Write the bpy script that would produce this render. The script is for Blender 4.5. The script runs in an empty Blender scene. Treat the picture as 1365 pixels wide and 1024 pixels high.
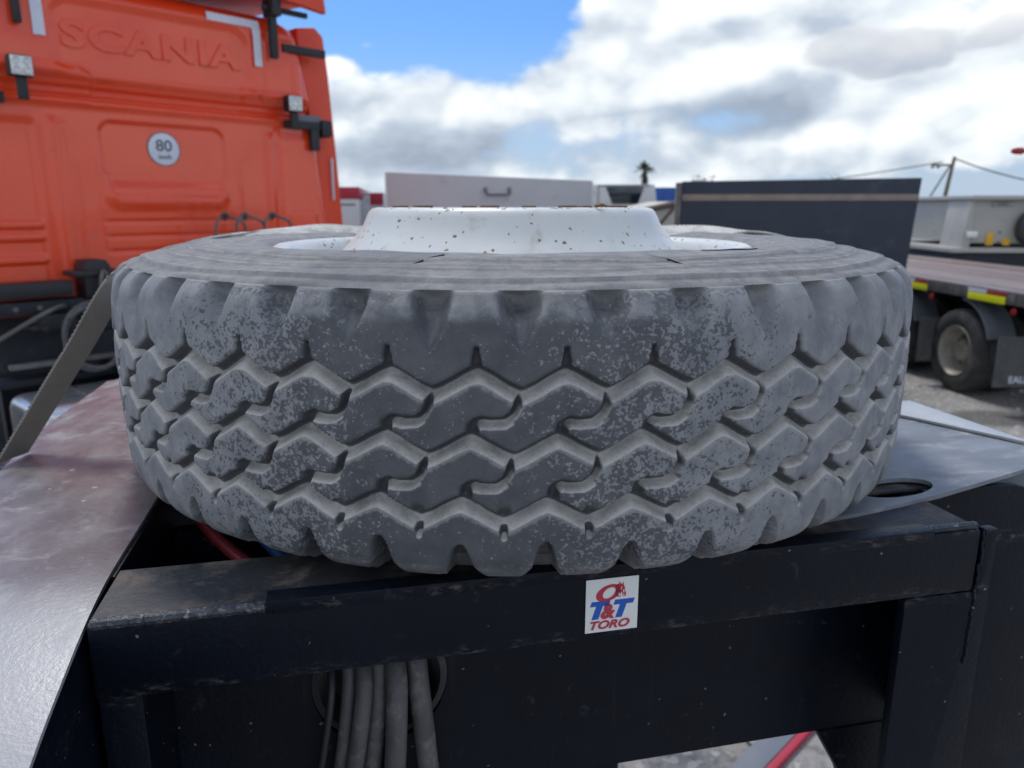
import bpy, bmesh, math, random
import numpy as np
from mathutils import Vector, Matrix, noise as mnoise

random.seed(7)
rad = math.radians
S = bpy.context.scene
COL = S.collection
H = 2.10                                   # height of the camera over the yard

# ------------------------------------------------------------------ camera
cd = bpy.data.cameras.new("camera")
cam = bpy.data.objects.new("camera", cd)
COL.objects.link(cam)
cam.location = (0, 0, H)
cam.rotation_euler = (rad(90 - 13.3), 0, 0)
cd.sensor_width = 36
cd.lens = 26.37
cd.clip_start = 0.02
cd.clip_end = 6000
cd.dof.use_dof = True
cd.dof.focus_distance = 0.68
cd.dof.aperture_fstop = 7.5
S.camera = cam

# ------------------------------------------------------------------ world: blue sky with cumulus
SUN_EL, SUN_AZ = 60.0, -20.0                # azimuth measured from +Y towards +X
W = bpy.data.worlds.new("World")
S.world = W
W.use_nodes = True
wn, wl = W.node_tree.nodes, W.node_tree.links
wn.clear()


class NT:
    """small helper to write node trees"""
    def __init__(s, tree):
        s.t, s.n, s.l = tree, tree.nodes, tree.links

    def add(s, typ, ins=(), **kw):
        nd = s.n.new(typ)
        for k, v in kw.items():
            setattr(nd, k, v)
        items = ins.items() if isinstance(ins, dict) else enumerate(ins)
        for k, v in items:
            if v is None:
                continue
            if isinstance(v, bpy.types.NodeSocket):
                s.l.new(v, nd.inputs[k])
            else:
                nd.inputs[k].default_value = v
        return nd

    def m(s, op, a, b=None, c=None, clamp=False):
        return s.add('ShaderNodeMath', [a, b, c], operation=op, use_clamp=clamp).outputs[0]

    def v(s, op, a, b=None, c=None):
        nd = s.add('ShaderNodeVectorMath', [a, b, c], operation=op)
        return nd.outputs['Value'] if op in ('DOT_PRODUCT', 'LENGTH', 'DISTANCE') else nd.outputs[0]

    def mr(s, x, a, b, c=0.0, d=1.0, smooth=True):
        return s.add('ShaderNodeMapRange', [x, a, b, c, d],
                     interpolation_type='SMOOTHSTEP' if smooth else 'LINEAR').outputs[0]

    def mix(s, f, a, b, blend='MIX'):
        nd = s.n.new('ShaderNodeMix')
        nd.data_type = 'RGBA'
        nd.blend_type = blend
        for i, x in ((0, f), (6, a), (7, b)):
            if isinstance(x, bpy.types.NodeSocket):
                s.l.new(x, nd.inputs[i])
            elif i == 0:
                nd.inputs[i].default_value = x
            else:
                nd.inputs[i].default_value = tuple(x) + (1,) if len(x) == 3 else x
        return nd.outputs[2]

    def noise(s, vec, scale, detail=4, rough=.55, dist=0.0):
        return s.add('ShaderNodeTexNoise', {'Vector': vec, 'Scale': scale, 'Detail': detail,
                                            'Roughness': rough, 'Distortion': dist}).outputs[0]


w = NT(W.node_tree)
tc = w.add('ShaderNodeTexCoord').outputs['Generated']
sep = w.add('ShaderNodeSeparateXYZ', [tc])
X, Y, Z = sep.outputs
sky = w.add('ShaderNodeTexSky', sky_type='NISHITA', sun_disc=False, sun_elevation=rad(SUN_EL),
            sun_rotation=rad(SUN_AZ), altitude=50, air_density=1.0, dust_density=1.2, ozone_density=1.5).outputs[0]
deg = 57.29578
az = w.m('MULTIPLY', w.m('ARCTAN2', X, Y), deg)
el = w.m('MULTIPLY', w.m('ARCSINE', Z), deg)
pos = w.add('ShaderNodeCombineXYZ', [az, el, 0.0]).outputs[0]
flat = w.v('MULTIPLY', tc, (1.0, 1.0, 1.7))


def blobs(lst, start=None):
    acc = start
    for (a, e, sa, se, k) in lst:
        d = w.v('MULTIPLY', w.v('SUBTRACT', pos, (a, e, 0)), (1 / sa, 1 / se, 0))
        g = w.m('MULTIPLY', w.m('POWER', 2.71828, w.m('MULTIPLY', w.v('DOT_PRODUCT', d, d), -1.0)), k)
        acc = g if acc is None else w.m('ADD', acc, g)
    return acc


def clouds(vec, fine_on=True):
    big = w.noise(vec, 2.6, 2, .5, .2)
    wv = w.v('ADD', vec, w.v('MULTIPLY', w.v('SUBTRACT', w.add('ShaderNodeTexNoise', {'Vector': vec, 'Scale': 8.0, 'Detail': 3}).outputs[1], (.5, .5, .5)), (.085, .085, .085)))
    puff = w.add('ShaderNodeTexVoronoi', {'Vector': wv, 'Scale': 6.0, 'Detail': 2.0 if fine_on else 1.4, 'Roughness': .48, 'Lacunarity': 2.3}, normalize=True).outputs['Distance']
    a_ = w.m('ADD', w.m('MULTIPLY', w.m('SUBTRACT', big, .5), .9), w.m('MULTIPLY', w.m('SUBTRACT', .24, puff), 1.5))
    if fine_on:
        a_ = w.m('ADD', a_, w.m('MULTIPLY', w.m('SUBTRACT', w.noise(vec, 20.0, 5, .6, .2), .5), .42))
    return a_


cover = blobs([
    (15, 11, 8, 5, .75), (9, 13, 4.5, 4, .5), (24, 15, 9, 5, .55), (4, 8, 7, 2.6, .42),       # big bright tower
    (-12, 5.2, 8, 2.6, .55), (-4, 6.0, 6, 2.4, .40), (-1, 2.5, 14, 2.0, .16),                # low bank on the left
    (-9, 12.0, 6.5, 3.4, -.62), (-1, 14.2, 6.5, 3.0, -.78), (-5, 9.0, 3.5, 1.4, .20), (-30, 14, 18, 8, -.2),                   # blue gap
    (15.5, 6.0, 4.2, 1.2, -.20), (18.5, 7.0, 3.4, 1.1, -.06), (5.5, 3.4, 6, 1.7, -.12),             # grey blue gaps
    (26, 9.4, 7, 2.0, .6), (25, 4.6, 8, 2.2, .55), (14, 2.4, 4, 1.2, .35), (33, 5.5, 8, 3, .45),
    (31, 1.8, 6, 1.6, -.35), (-9.6, 11.0, 2.6, .7, .45), (-12.4, 9.6, 1.6, .5, .42),
])
n1 = clouds(flat)
back = w.mr(w.m('ABSOLUTE', az), 38.0, 75.0, 0.0, .14)
dens = w.m('ADD', w.m('ADD', w.m('ADD', cover, n1), .05), back)
mask = w.mr(dens, -.06, .22)
c0 = clouds(flat, False)
lit = w.m('ADD', w.m('MULTIPLY', w.m('SUBTRACT', c0, clouds(w.v('ADD', flat, (-.010, .010, .036)), False)), .95), w.m('MULTIPLY', w.m('SUBTRACT', n1, c0), .45))
dark = blobs([(25.5, 8.0, 5.0, 1.2, .12), (15.5, 6.0, 5, 1.3, .45), (18.5, 7.0, 4, 1.2, .3), (1, 3.6, 12, 2.2, .46), (-9, 3.8, 6, 2.0, .30), (3, 8.2, 3, 2.2, .16), (27, 3.0, 9, 1.2, .15),
              (14, 4.6, 6, 1.4, .25), (21, 11.5, 2.5, 1.5, .2)])
sh = w.m('ADD', w.m('SUBTRACT', w.m('MULTIPLY', lit, 1.30), w.m('MULTIPLY', w.m('MULTIPLY', dark, w.mr(n1, -.45, .35, 1.5, .55, False)), .9)), .665, clamp=True)
ramp = w.add('ShaderNodeValToRGB', [sh])
cr = ramp.color_ramp
cr.elements[0].position, cr.elements[0].color = .0, (.30, .36, .45, 1)
cr.elements[1].position, cr.elements[1].color = 1.0, (1.02, 1.01, .99, 1)
for p_, c_ in ((.35, (.46, .53, .62, 1)), (.62, (.74, .79, .83, 1)), (.8, (.90, .91, .91, 1))):
    q_ = cr.elements.new(p_)
    q_.color = c_
CL = w.v('MULTIPLY', ramp.outputs[0], (8.0, 8.0, 8.0))
skyc = w.v('MULTIPLY', sky, (.34, .58, .90))
haz = w.mr(el, 0.0, 13.0, .86, 0.0)
skyc = w.mix(haz, skyc, (3.5, 4.2, 5.2))
# a darker low cloud in front, upper right
m2 = w.m('ADD', blobs([(24.5, 9.7, 3.8, 2.2, .80), (30.5, 9.9, 4.2, 2.2, .90), (21.5, 10.6, 2.0, 1.6, .4), (27, 6.6, 8, 1.0, -.55)]), w.m('MULTIPLY', n1, 1.35))
k2 = w.mr(m2, .42, .66)
g2 = w.m('ADD', w.mr(el, 8.6, 12.5, .02, .60, False), w.m('ADD', w.m('MULTIPLY', lit, .9), w.mr(m2, .80, .46, 0, .16)), clamp=True)
CL2 = w.mix(g2, (2.9, 3.3, 4.0), (7.2, 7.2, 7.2))
out = w.mix(w.m('MULTIPLY', k2, .82), w.mix(mask, skyc, CL), CL2)
bg = w.add('ShaderNodeBackground', [out, 0.10])
w.l.new(bg.outputs[0], w.add('ShaderNodeOutputWorld').inputs[0])
W.cycles.sampling_method = 'MANUAL'
W.cycles.sample_map_resolution = 512

sd = bpy.data.lights.new("sun", 'SUN')
sd.energy, sd.angle, sd.color = 1.4, rad(12), (1, .95, .88)
sun = bpy.data.objects.new("sun", sd)
COL.objects.link(sun)
sdir = Vector((math.sin(rad(SUN_AZ)) * math.cos(rad(SUN_EL)), math.cos(rad(SUN_AZ)) * math.cos(rad(SUN_EL)), math.sin(rad(SUN_EL))))
sun.rotation_euler = sdir.to_track_quat('Z', 'Y').to_euler()
sun.location = (0, 0, 30)

vs = S.view_settings
vs.view_transform, vs.look, vs.exposure, vs.gamma, vs.use_curve_mapping = 'Standard', 'None', 0.62, 1, False

# ------------------------------------------------------------------ materials
M = {}


def mk(name, col, rough=.5, metal=0.0, var=.18, scale=9.0, dirt=None, dirt_amt=0.0, dirt_scale=14.0,
       bump=0.0, bump_scale=120.0, coat=0.0, spec=.5, spots=None, spot_scale=60.0, spot_size=.18, spot_pow=3.0, rvar=.12, stretch=None):
    m = bpy.data.materials.new(name)
    m.use_nodes = True
    t = NT(m.node_tree)
    b = m.node_tree.nodes['Principled BSDF']
    o = t.add('ShaderNodeTexCoord').outputs['Object']
    if stretch:
        o = t.v('MULTIPLY', o, stretch)
    n = t.noise(o, scale, 5, .6)
    f = t.mr(n, .25, .75, 1 - var, 1 + var, False)
    c = t.mix(1.0, col, t.add('ShaderNodeCombineXYZ', [f, f, f]).outputs[0], 'MULTIPLY')
    r = t.m('ADD', rough, t.m('MULTIPLY', t.m('SUBTRACT', t.noise(o, scale * 2.3, 4, .6), .5), rvar * 2))
    if dirt:
        dn = t.noise(o, dirt_scale, 8, .68, .4)
        df = t.mr(dn, .62 - dirt_amt * .4, .78 - dirt_amt * .25)
        df = t.m('MULTIPLY', df, .85)
        c = t.mix(df, c, dirt)
        r = t.m('ADD', r, t.m('MULTIPLY', df, .3))
    if spots:
        vo = t.add('ShaderNodeTexVoronoi', {'Vector': t.v('ADD', o, t.v('MULTIPLY', t.add('ShaderNodeTexNoise', {'Vector': o, 'Scale': spot_scale * 2.2}).outputs[1], (.006, .006, .006))),
                                             'Scale': spot_scale})
        rnd = t.add('ShaderNodeSeparateColor', [vo.outputs['Color']]).outputs[0]
        sz = t.m('MULTIPLY', t.m('POWER', rnd, spot_pow), spot_size * 2.2)
        sf = t.mr(t.m('SUBTRACT', sz, vo.outputs['Distance']), 0, .03)
        c = t.mix(sf, c, spots)
    t.l.new(c, b.inputs['Base Color'])
    t.l.new(t.m('MAXIMUM', r, .03), b.inputs['Roughness'])
    b.inputs['Metallic'].default_value = metal
    b.inputs['Specular IOR Level'].default_value = spec
    if coat:
        b.inputs['Coat Weight'].default_value = coat
        b.inputs['Coat Roughness'].default_value = .035
    if bump:
        bn = t.add('ShaderNodeBump', {'Strength': bump, 'Distance': .002, 'Height': t.noise(o, bump_scale, 5, .65)})
        t.l.new(bn.outputs[0], b.inputs['Normal'])
    M[name] = m
    return m


mk('frame_black', (.0028, .0052, .0115), .40, 0, .3, 12, (.05, .053, .06), .03, 38, .35, 160, spec=.20, spots=(.15, .15, .155), spot_scale=70, spot_size=.065, spot_pow=2.2)
mk('frame_top', (.030, .031, .036), .55, 0, .4, 14, (.16, .13, .10), .42, 22, .5, 120)
mk('weld_metal', (.05, .055, .065), .3, .2, .5, 90, (.35, .36, .38), .28, 160, .9, 220)
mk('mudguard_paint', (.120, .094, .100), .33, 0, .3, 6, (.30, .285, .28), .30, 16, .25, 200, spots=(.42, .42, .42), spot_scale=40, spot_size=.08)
mk('plate_rubber', (.20, .22, .25), .46, 0, .3, 9, (.38, .39, .40), .36, 13, .4, 180, stretch=(1, 2.2, 1))
mk('bright_edge', (.46, .48, .50), .45, .3, .12, 30, (.4, .4, .4), .15, 60, .4, 200)
mk('hose_rubber', (.085, .085, .088), .5, 0, .3, 25, (.20, .19, .18), .30, 40, .3, 300)
mk('hose_red', (.22, .015, .025), .45)
mk('hose_blue', (.012, .06, .20), .45)
mk('sticker_white', (.80, .82, .80), .35, 0, .04, 30)
mk('print_red', (.52, .035, .07), .4, 0, .05)
mk('print_blue', (.015, .10, .50), .4, 0, .05)
mk('rim_white', (.63, .645, .63), .40, 0, .07, 12, (.46, .43, .37), .20, 20, .15, 90, coat=.1, spots=(.20, .15, .09), spot_scale=105, spot_size=.155, spot_pow=2.2)
mk('rim_rust', (.24, .13, .06), .8, 0, .5, 60, (.10, .05, .03), .4, 90, .6, 300)
sw_ = mk('strap_web', (.62, .61, .57), .8, 0, .15, 40)
t = NT(sw_.node_tree)
b = sw_.node_tree.nodes['Principled BSDF']
o = t.add('ShaderNodeTexCoord').outputs['Object']
c = t.mix(t.mr(t.m('ADD', t.add('ShaderNodeSeparateXYZ', [o]).outputs[0], t.m('MULTIPLY', t.noise(o, 30, 5, .6), .06)), -.50, -.56), (.66, .65, .61), (.27, .245, .215))
t.l.new(t.mix(t.mr(t.noise(o, 60, 5, .6), .4, .7, 0, .4), c, (.2, .19, .17)), b.inputs['Base Color'])
mk('orange_paint', (.88, .074, .018), .24, 0, .05, 3, (.55, .10, .06), .06, 9, 0, coat=.55, spots=(.75, .35, .28), spot_scale=7, spot_size=.03)
mk('orange_trim', (.80, .07, .024), .35, 0, .08, 4)
mk('tape_white', (.70, .74, .84), .4, 0, .06, 20)
mk('black_plastic', (.018, .02, .024), .5, 0, .3, 9, (.08, .08, .08), .12, 20)
mk('lamp_lens', (.75, .78, .76), .2, .3, .1, 30)
mk('lamp_reflector', (.5, .52, .5), .25, .6, .1, 30)
mk('sign_dark', (.10, .12, .12), .5)
mk('dark_chassis', (.008, .012, .020), .6, 0, .4, 6, (.07, .07, .07), .25, 9)
mk('alu_tank', (.72, .74, .77), .30, .85, .1, 6, (.45, .45, .45), .15, 12)
mk('white_paint', (.54, .55, .57), .45, 0, .05, 2, (.4, .39, .38), .06, 4)
mk('offwhite_paint', (.66, .68, .69), .5, 0, .06, 2, (.4, .4, .4), .10, 4)
mk('red_paint', (.42, .025, .05), .45, 0, .08, 3)
mk('blue_paint', (.02, .09, .36), .45, 0, .08, 2)
mk('navy_paint', (.014, .023, .044), .42, 0, .25, 3, (.09, .10, .12), .16, 3, 0)
mk('stripe_tan', (.26, .21, .18), .6, 0, .3, 5)
mk('beige_cloth', (.60, .57, .49), .8, 0, .15, 4, (.25, .22, .18), .2, 6)
mk('brown_wood', (.16, .12, .10), .7)
mk('deck_wood', (.20, .122, .082), .5, 0, .45, 5, (.34, .33, .34), .35, 5, .3, 60, stretch=(2.0, .35, 1))
mk('reflector_yellow', (.82, .86, .02), .35, 0, .04)
mk('yellow_paint', (.75, .42, .03), .5, 0, .06)
mk('rail_grey', (.12, .115, .11), .6, 0, .4, 5, (.22, .2, .19), .3, 8)
mk('tyre_far', (.045, .046, .048), .75, 0, .3, 8, (.12, .115, .11), .35, 7)
mk('rim_far', (.33, .31, .265), .5, .2, .25, 8)
mk('fender_grey', (.16, .18, .21), .5, 0, .15, 4)
mk('flap_rubber', (.085, .088, .09), .6, 0, .3, 3, (.17, .165, .16), .35, 5)
mk('hopper_steel', (.40, .41, .43), .45, .3, .15, 2, (.22, .2, .19), .25, 3)
mk('tank_beige', (.44, .43, .40), .5, 0, .08, 2, (.33, .31, .28), .15, 3)
mk('badge_grey', (.16, .17, .19), .5)
mk('glass_dark', (.012, .018, .028), .08, 0, .1, 4, spec=.8)
mk('pole_wood', (.17, .14, .09), .85, 0, .3, 3)
mk('wire_black', (.05, .055, .06), .7)
mk('palm_leaf', (.045, .065, .03), .7, 0, .4, 2)
mk('palm_thatch', (.06, .05, .035), .9, 0, .4, 2)
mk('palm_bark', (.14, .11, .08), .9, 0, .3, 2)
mk('red_lens', (.35, .02, .02), .3)
mk('stone_mat', (.45, .44, .42), .85, 0, .5, 2)
mk('crumb_brown', (.20, .09, .03), .8, 0, .5, 300)

# scuffed, dusty ledges of the cross beam
t = NT(M['frame_black'].node_tree)
b = M['frame_black'].node_tree.nodes['Principled BSDF']
old = b.inputs['Base Color'].links[0].from_socket
o = t.add('ShaderNodeTexCoord').outputs['Object']
zz_ = t.add('ShaderNodeSeparateXYZ', [o]).outputs[2]
near = t.m('MAXIMUM', t.mr(t.m('ABSOLUTE', t.m('SUBTRACT', zz_, H - .345 - .078)), .016, .0), t.m('MULTIPLY', t.mr(t.m('ABSOLUTE', t.m('SUBTRACT', zz_, H - .345 - .004)), .009, .0), .8))
sc_ = t.noise(t.v('MULTIPLY', o, (.6, 1, 1.6)), 120, 7, .72)
sc2 = t.noise(o, 22, 4, .6)
k_ = t.m('MULTIPLY', near, t.m('MULTIPLY', t.mr(sc_, .46, .66), t.mr(sc2, .40, .66)))
drip = t.m('MULTIPLY', t.mr(t.noise(t.v('MULTIPLY', o, (1, 1, .06)), 75, 4, .6), .60, .74), .30)
c = t.mix(drip, old, (.022, .024, .030))
t.l.new(t.mix(t.m('MULTIPLY', k_, .6), c, (.19, .185, .18)), b.inputs['Base Color'])

# the sheet on the left: maroon paint with a dust film, sky sheen put into the colour of its rolled front
t = NT(M['mudguard_paint'].node_tree)
b = M['mudguard_paint'].node_tree.nodes['Principled BSDF']
old = b.inputs['Base Color'].links[0].from_socket
o = t.add('ShaderNodeTexCoord').outputs['Object']
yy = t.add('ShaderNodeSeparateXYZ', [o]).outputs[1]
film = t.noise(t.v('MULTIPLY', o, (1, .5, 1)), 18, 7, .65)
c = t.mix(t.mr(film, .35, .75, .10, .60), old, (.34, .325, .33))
worn = t.mr(t.m('ADD', yy, t.m('MULTIPLY', t.m('SUBTRACT', film, .5), .16)), .10, -.02)  # mask of the painted sky sheen, rising towards the rolled front
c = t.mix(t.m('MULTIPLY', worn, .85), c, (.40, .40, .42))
t.l.new(c, b.inputs['Base Color'])

# gravel yard: real colours, an oil stain as a mark of its own
t = NT(M['deck_wood'].node_tree)
b = M['deck_wood'].node_tree.nodes['Principled BSDF']
old = b.inputs['Base Color'].links[0].from_socket
t.l.new(t.mix(t.m('MULTIPLY', t.add('ShaderNodeObjectInfo').outputs['Random'], .28), old, (.38, .38, .41)), b.inputs['Base Color'])

g = mk('gravel', (.25, .245, .235), .9, 0, .3, .5)
t = NT(g.node_tree)
b = g.node_tree.nodes['Principled BSDF']
o = t.add('ShaderNodeTexCoord').outputs['Object']
a1 = t.noise(o, 1.1, 6, .6)
a2 = t.noise(o, 16, 9, .75)
a3 = t.add('ShaderNodeTexVoronoi', {'Vector': o, 'Scale': 30.0})
c = t.mix(t.mr(a1, .3, .7), (.27, .258, .245), (.40, .385, .365))
c = t.mix(t.mr(a2, .42, .66, 0, .8), c, (.13, .125, .12))
c = t.mix(t.mr(t.add('ShaderNodeSeparateColor', [a3.outputs['Color']]).outputs[0], .78, .95, 0, .8), c, (.50, .49, .47))
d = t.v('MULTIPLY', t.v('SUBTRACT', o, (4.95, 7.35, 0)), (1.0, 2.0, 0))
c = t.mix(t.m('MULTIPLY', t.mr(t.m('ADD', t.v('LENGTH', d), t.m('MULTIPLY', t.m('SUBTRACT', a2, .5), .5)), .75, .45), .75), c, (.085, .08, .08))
t.l.new(c, b.inputs['Base Color'])
bn = t.add('ShaderNodeBump', {'Strength': .8, 'Distance': .02, 'Height': a2})
t.l.new(bn.outputs[0], b.inputs['Normal'])

# worn tyre rubber: dark rubber, grey dust, mottled wet-looking patches
tm = mk('worn_rubber', (.05, .05, .05), .6)
t = NT(tm.node_tree)
b = tm.node_tree.nodes['Principled BSDF']
o = t.add('ShaderNodeTexCoord').outputs['Object']
sp = t.add('ShaderNodeSeparateXYZ', [o])
ang = t.m('MULTIPLY', t.m('ARCTAN2', sp.outputs[0], t.m('MULTIPLY', sp.outputs[1], -1.0)), deg)
at = t.add('ShaderNodeAttribute', attribute_name='wear')
cut, side, edge = t.add('ShaderNodeSeparateColor', [at.outputs['Color']]).outputs[:3]
big = t.noise(o, 7, 5, .6)
med = t.noise(o, 34, 6, .65)
stre = t.noise(t.v('MULTIPLY', o, (1, 1, .25)), 60, 5, .6)
dust = t.mix(t.mr(med, .3, .7), (.195, .206, .225), (.305, .315, .326))
dust = t.mix(t.mr(stre, .45, .75, 0, .5), dust, (.15, .16, .178))
# clean window around the front, from about -14 to +8 degrees
da = t.m('ABSOLUTE', t.m('ADD', ang, t.m('ADD', 5.0, t.m('MULTIPLY', t.m('SUBTRACT', big, .5), 16.0))))
clean = t.mr(da, 38.0, 2.0, 0.0, 1.0, False)
blob = t.noise(o, 300, 1.5, .5, .3)
blob2 = t.noise(o, 105, 2, .5, .3)
bl = t.m('ADD', t.m('MULTIPLY', blob, .6), t.m('MULTIPLY', blob2, .4))
wet = t.mr(t.m('ADD', bl, t.m('MULTIPLY', clean, .36)), .63, .73)
wet = t.m('MULTIPLY', wet, t.m('MULTIPLY', t.m('SUBTRACT', 1.0, side), .82))
rub = t.mix(t.mr(med, .3, .75), (.050, .055, .064), (.076, .082, .092))
c = t.mix(wet, dust, rub)
# dust lying on whatever faces up and caught in grooves, plus painted groove shade
gz = t.add('ShaderNodeSeparateXYZ', [t.add('ShaderNodeNewGeometry').outputs['Normal']]).outputs[2]
lipm = at.outputs['Alpha']
up = t.m('MULTIPLY', t.mr(gz, .14, .55), t.mr(cut, .015, .10))
rag = t.m('MULTIPLY', t.mr(t.m('ADD', lipm, t.m('MULTIPLY', t.m('SUBTRACT', t.noise(o, 170, 5, .7), .5), 1.5)), .45, .95), t.mr(cut, .2, .05))
c = t.mix(t.m('MULTIPLY', rag, .6), c, (.32, .32, .315))
c = t.mix(t.m('MULTIPLY', t.mr(cut, .06, .40), .85), c, (.058, .061, .067))  # darkens groove walls and floors, their shade put into the colour
c = t.mix(t.m('MULTIPLY', up, t.mr(t.m('ADD', med, t.m('MULTIPLY', t.noise(o, 240, 4, .7), .4)), .42, .85, .45, 1.0)), c, (.52, .505, .475))
c = t.mix(t.m('MULTIPLY', edge, t.mr(med, .35, .6, .2, .85)), c, (.30, .305, .31))
# specks
vo = t.add('ShaderNodeTexVoronoi', {'Vector': o, 'Scale': 260.0})
rn = t.add('ShaderNodeSeparateColor', [vo.outputs['Color']]).outputs[1]
c = t.mix(t.m('MULTIPLY', t.mr(vo.outputs['Distance'], .22, .10), t.m('GREATER_THAN', rn, .80)), c, (.26, .27, .28))
# sidewall: paler, streaked round the ring, bluish grey
rr = t.v('LENGTH', t.v('MULTIPLY', o, (1, 1, 0)))
ring = t.noise(t.add('ShaderNodeCombineXYZ', [t.m('MULTIPLY', rr, 70.0), t.m('MULTIPLY', ang, .05), 0.0]).outputs[0], 1.3, 4, .55)
sw = t.mix(t.m('ADD', t.m('MULTIPLY', t.mr(ring, .30, .70), .10), t.m('MULTIPLY', t.mr(t.noise(o, 55, 7, .72), .35, .65), .90)), (.155, .16, .17), (.265, .262, .255))
gr = t.m('ABSOLUTE', t.m('SUBTRACT', t.m('FRACT', t.m('MULTIPLY', t.m('SUBTRACT', rr, .449), 39.5)), .5))
sw = t.mix(t.m('MULTIPLY', t.m('MULTIPLY', t.mr(gr, .45, .5), t.mr(med, .3, .6)), .7), sw, (.42, .40, .37))
sw = t.mix(t.mr(big, .5, .75, 0, .6), sw, (.15, .157, .172))
sw = t.mix(t.mr(med, .55, .75, 0, .4), sw, (.13, .138, .15))
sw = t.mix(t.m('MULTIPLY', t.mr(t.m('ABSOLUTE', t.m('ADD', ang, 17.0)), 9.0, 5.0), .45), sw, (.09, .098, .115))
c = t.mix(side, c, sw)
t.l.new(c, b.inputs['Base Color'])
t.l.new(t.m('SUBTRACT', .72, t.m('MULTIPLY', wet, .20)), b.inputs['Roughness'])
b.inputs['Specular IOR Level'].default_value = .4
h = t.m('ADD', t.m('ADD', t.m('MULTIPLY', t.noise(o, 380, 5, .7), .5), t.m('MULTIPLY', wet, -.10)), t.m('MULTIPLY', med, .9))
h = t.m('ADD', h, t.m('MULTIPLY', t.m('MULTIPLY', ring, side), .2))
bn = t.add('ShaderNodeBump', {'Strength': .45, 'Distance': .0025, 'Height': h})
t.l.new(bn.outputs[0], b.inputs['Normal'])


# ------------------------------------------------------------------ mesh helpers
class MB:
    def __init__(s):
        s.v, s.f = [], []

    def add(s, vs, fs):
        k = len(s.v)
        s.v += [tuple(p) for p in vs]
        s.f += [tuple(i + k for i in f) for f in fs]
        return s

    def box(s, x0, x1, y0, y1, z0, z1, mat=None):
        vs = [Vector((x, y, z)) for z in (z0, z1) for x, y in ((x0, y0), (x1, y0), (x1, y1), (x0, y1))]
        if mat is not None:
            vs = [mat @ p for p in vs]
        return s.add(vs, [(3, 2, 1, 0), (4, 5, 6, 7), (0, 1, 5, 4), (1, 2, 6, 5), (2, 3, 7, 6), (3, 0, 4, 7)])

    def prism(s, pts, f0, f1):
        """polygon pts (2D, ccw) placed by f0 and f1 (functions 2D -> 3D)"""
        n = len(pts)
        vs = [f0(*p) for p in pts] + [f1(*p) for p in pts]
        fs = [tuple(range(n - 1, -1, -1)), tuple(range(n, 2 * n))]
        fs += [(i, (i + 1) % n, n + (i + 1) % n, n + i) for i in range(n)]
        return s.add(vs, fs)

    def tube(s, pts, r, n=8, caps=True):
        pts = [Vector(p) for p in pts]
        rs = r if isinstance(r, (list, tuple)) else [r] * len(pts)
        up, vs, fs = None, [], []
        for i, p in enumerate(pts):
            d = (pts[min(i + 1, len(pts) - 1)] - pts[max(i - 1, 0)]).normalized()
            if up is None:
                up = d.orthogonal().normalized()
            up = (up - d * up.dot(d)).normalized()
            sd_ = d.cross(up)
            for k in range(n):
                a = 2 * math.pi * k / n
                vs.append(p + (up * math.cos(a) + sd_ * math.sin(a)) * rs[i])
        for i in range(len(pts) - 1):
            for k in range(n):
                k2 = (k + 1) % n
                fs.append((i * n + k, i * n + k2, (i + 1) * n + k2, (i + 1) * n + k))
        if caps:
            fs += [tuple(range(n - 1, -1, -1)), tuple((len(pts) - 1) * n + k for k in range(n))]
        return s.add(vs, fs)

    def lathe(s, prof, n=48, axis='Z', closed=False, mat=None):
        """prof: list of (r, h)"""
        vs, fs = [], []
        L = len(prof)
        for r, h in prof:
            for k in range(n):
                a = 2 * math.pi * k / n
                p = Vector((r * math.cos(a), r * math.sin(a), h))
                if axis == 'X':
                    p = Vector((h, r * math.cos(a), r * math.sin(a)))
                if mat is not None:
                    p = mat @ p
                vs.append(p)
        for i in range(L if closed else L - 1):
            j = (i + 1) % L
            for k in range(n):
                k2 = (k + 1) % n
                fs.append((i * n + k, i * n + k2, j * n + k2, j * n + k))
        return s.add(vs, fs)

    def build(s, name, mat, parent=None, bevel=0.0, smooth=35, seg=2, loc=None, rot=None):
        me = bpy.data.meshes.new(name)
        me.from_pydata(s.v, [], s.f)
        bm = bmesh.new()
        bm.from_mesh(me)
        bmesh.ops.recalc_face_normals(bm, faces=bm.faces)
        if bevel:
            es = [e for e in bm.edges if len(e.link_faces) == 2 and e.calc_face_angle(0) > rad(30)]
            bmesh.ops.bevel(bm, geom=es, offset=bevel, segments=seg, profile=.6, affect='EDGES', clamp_overlap=True)
        bm.to_mesh(me)
        bm.free()
        if smooth:
            me.polygons.foreach_set('use_smooth', [True] * len(me.polygons))
            me.set_sharp_from_angle(angle=rad(smooth))
        return link(name, me, mat, parent, loc, rot)


def link(name, me, mat, parent=None, loc=None, rot=None):
    me.materials.clear()
    me.materials.append(M[mat] if isinstance(mat, str) else mat)
    ob = bpy.data.objects.new(name, me)
    COL.objects.link(ob)
    if parent:
        ob.parent = parent
    if loc:
        ob.location = loc
    if rot:
        ob.rotation_euler = rot
    return ob


def tag(o, label=None, cat=None, group=None, kind=None):
    for k, v in (('label', label), ('category', cat), ('group', group), ('kind', kind)):
        if v:
            o[k] = v
    return o


def thing(name, loc, rz, label, cat, group=None):
    e = bpy.data.objects.new(name, None)
    COL.objects.link(e)
    e.location = loc
    e.rotation_euler = (0, 0, rz)
    e.empty_display_size = .2
    return tag(e, label, cat, group)


def share(src, parent, loc=None, rot=None, label=None):
    c = src.copy()
    COL.objects.link(c)
    c.parent = parent
    if loc is not None:
        c.location = loc
    if rot is not None:
        c.rotation_euler = rot
    return c


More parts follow.
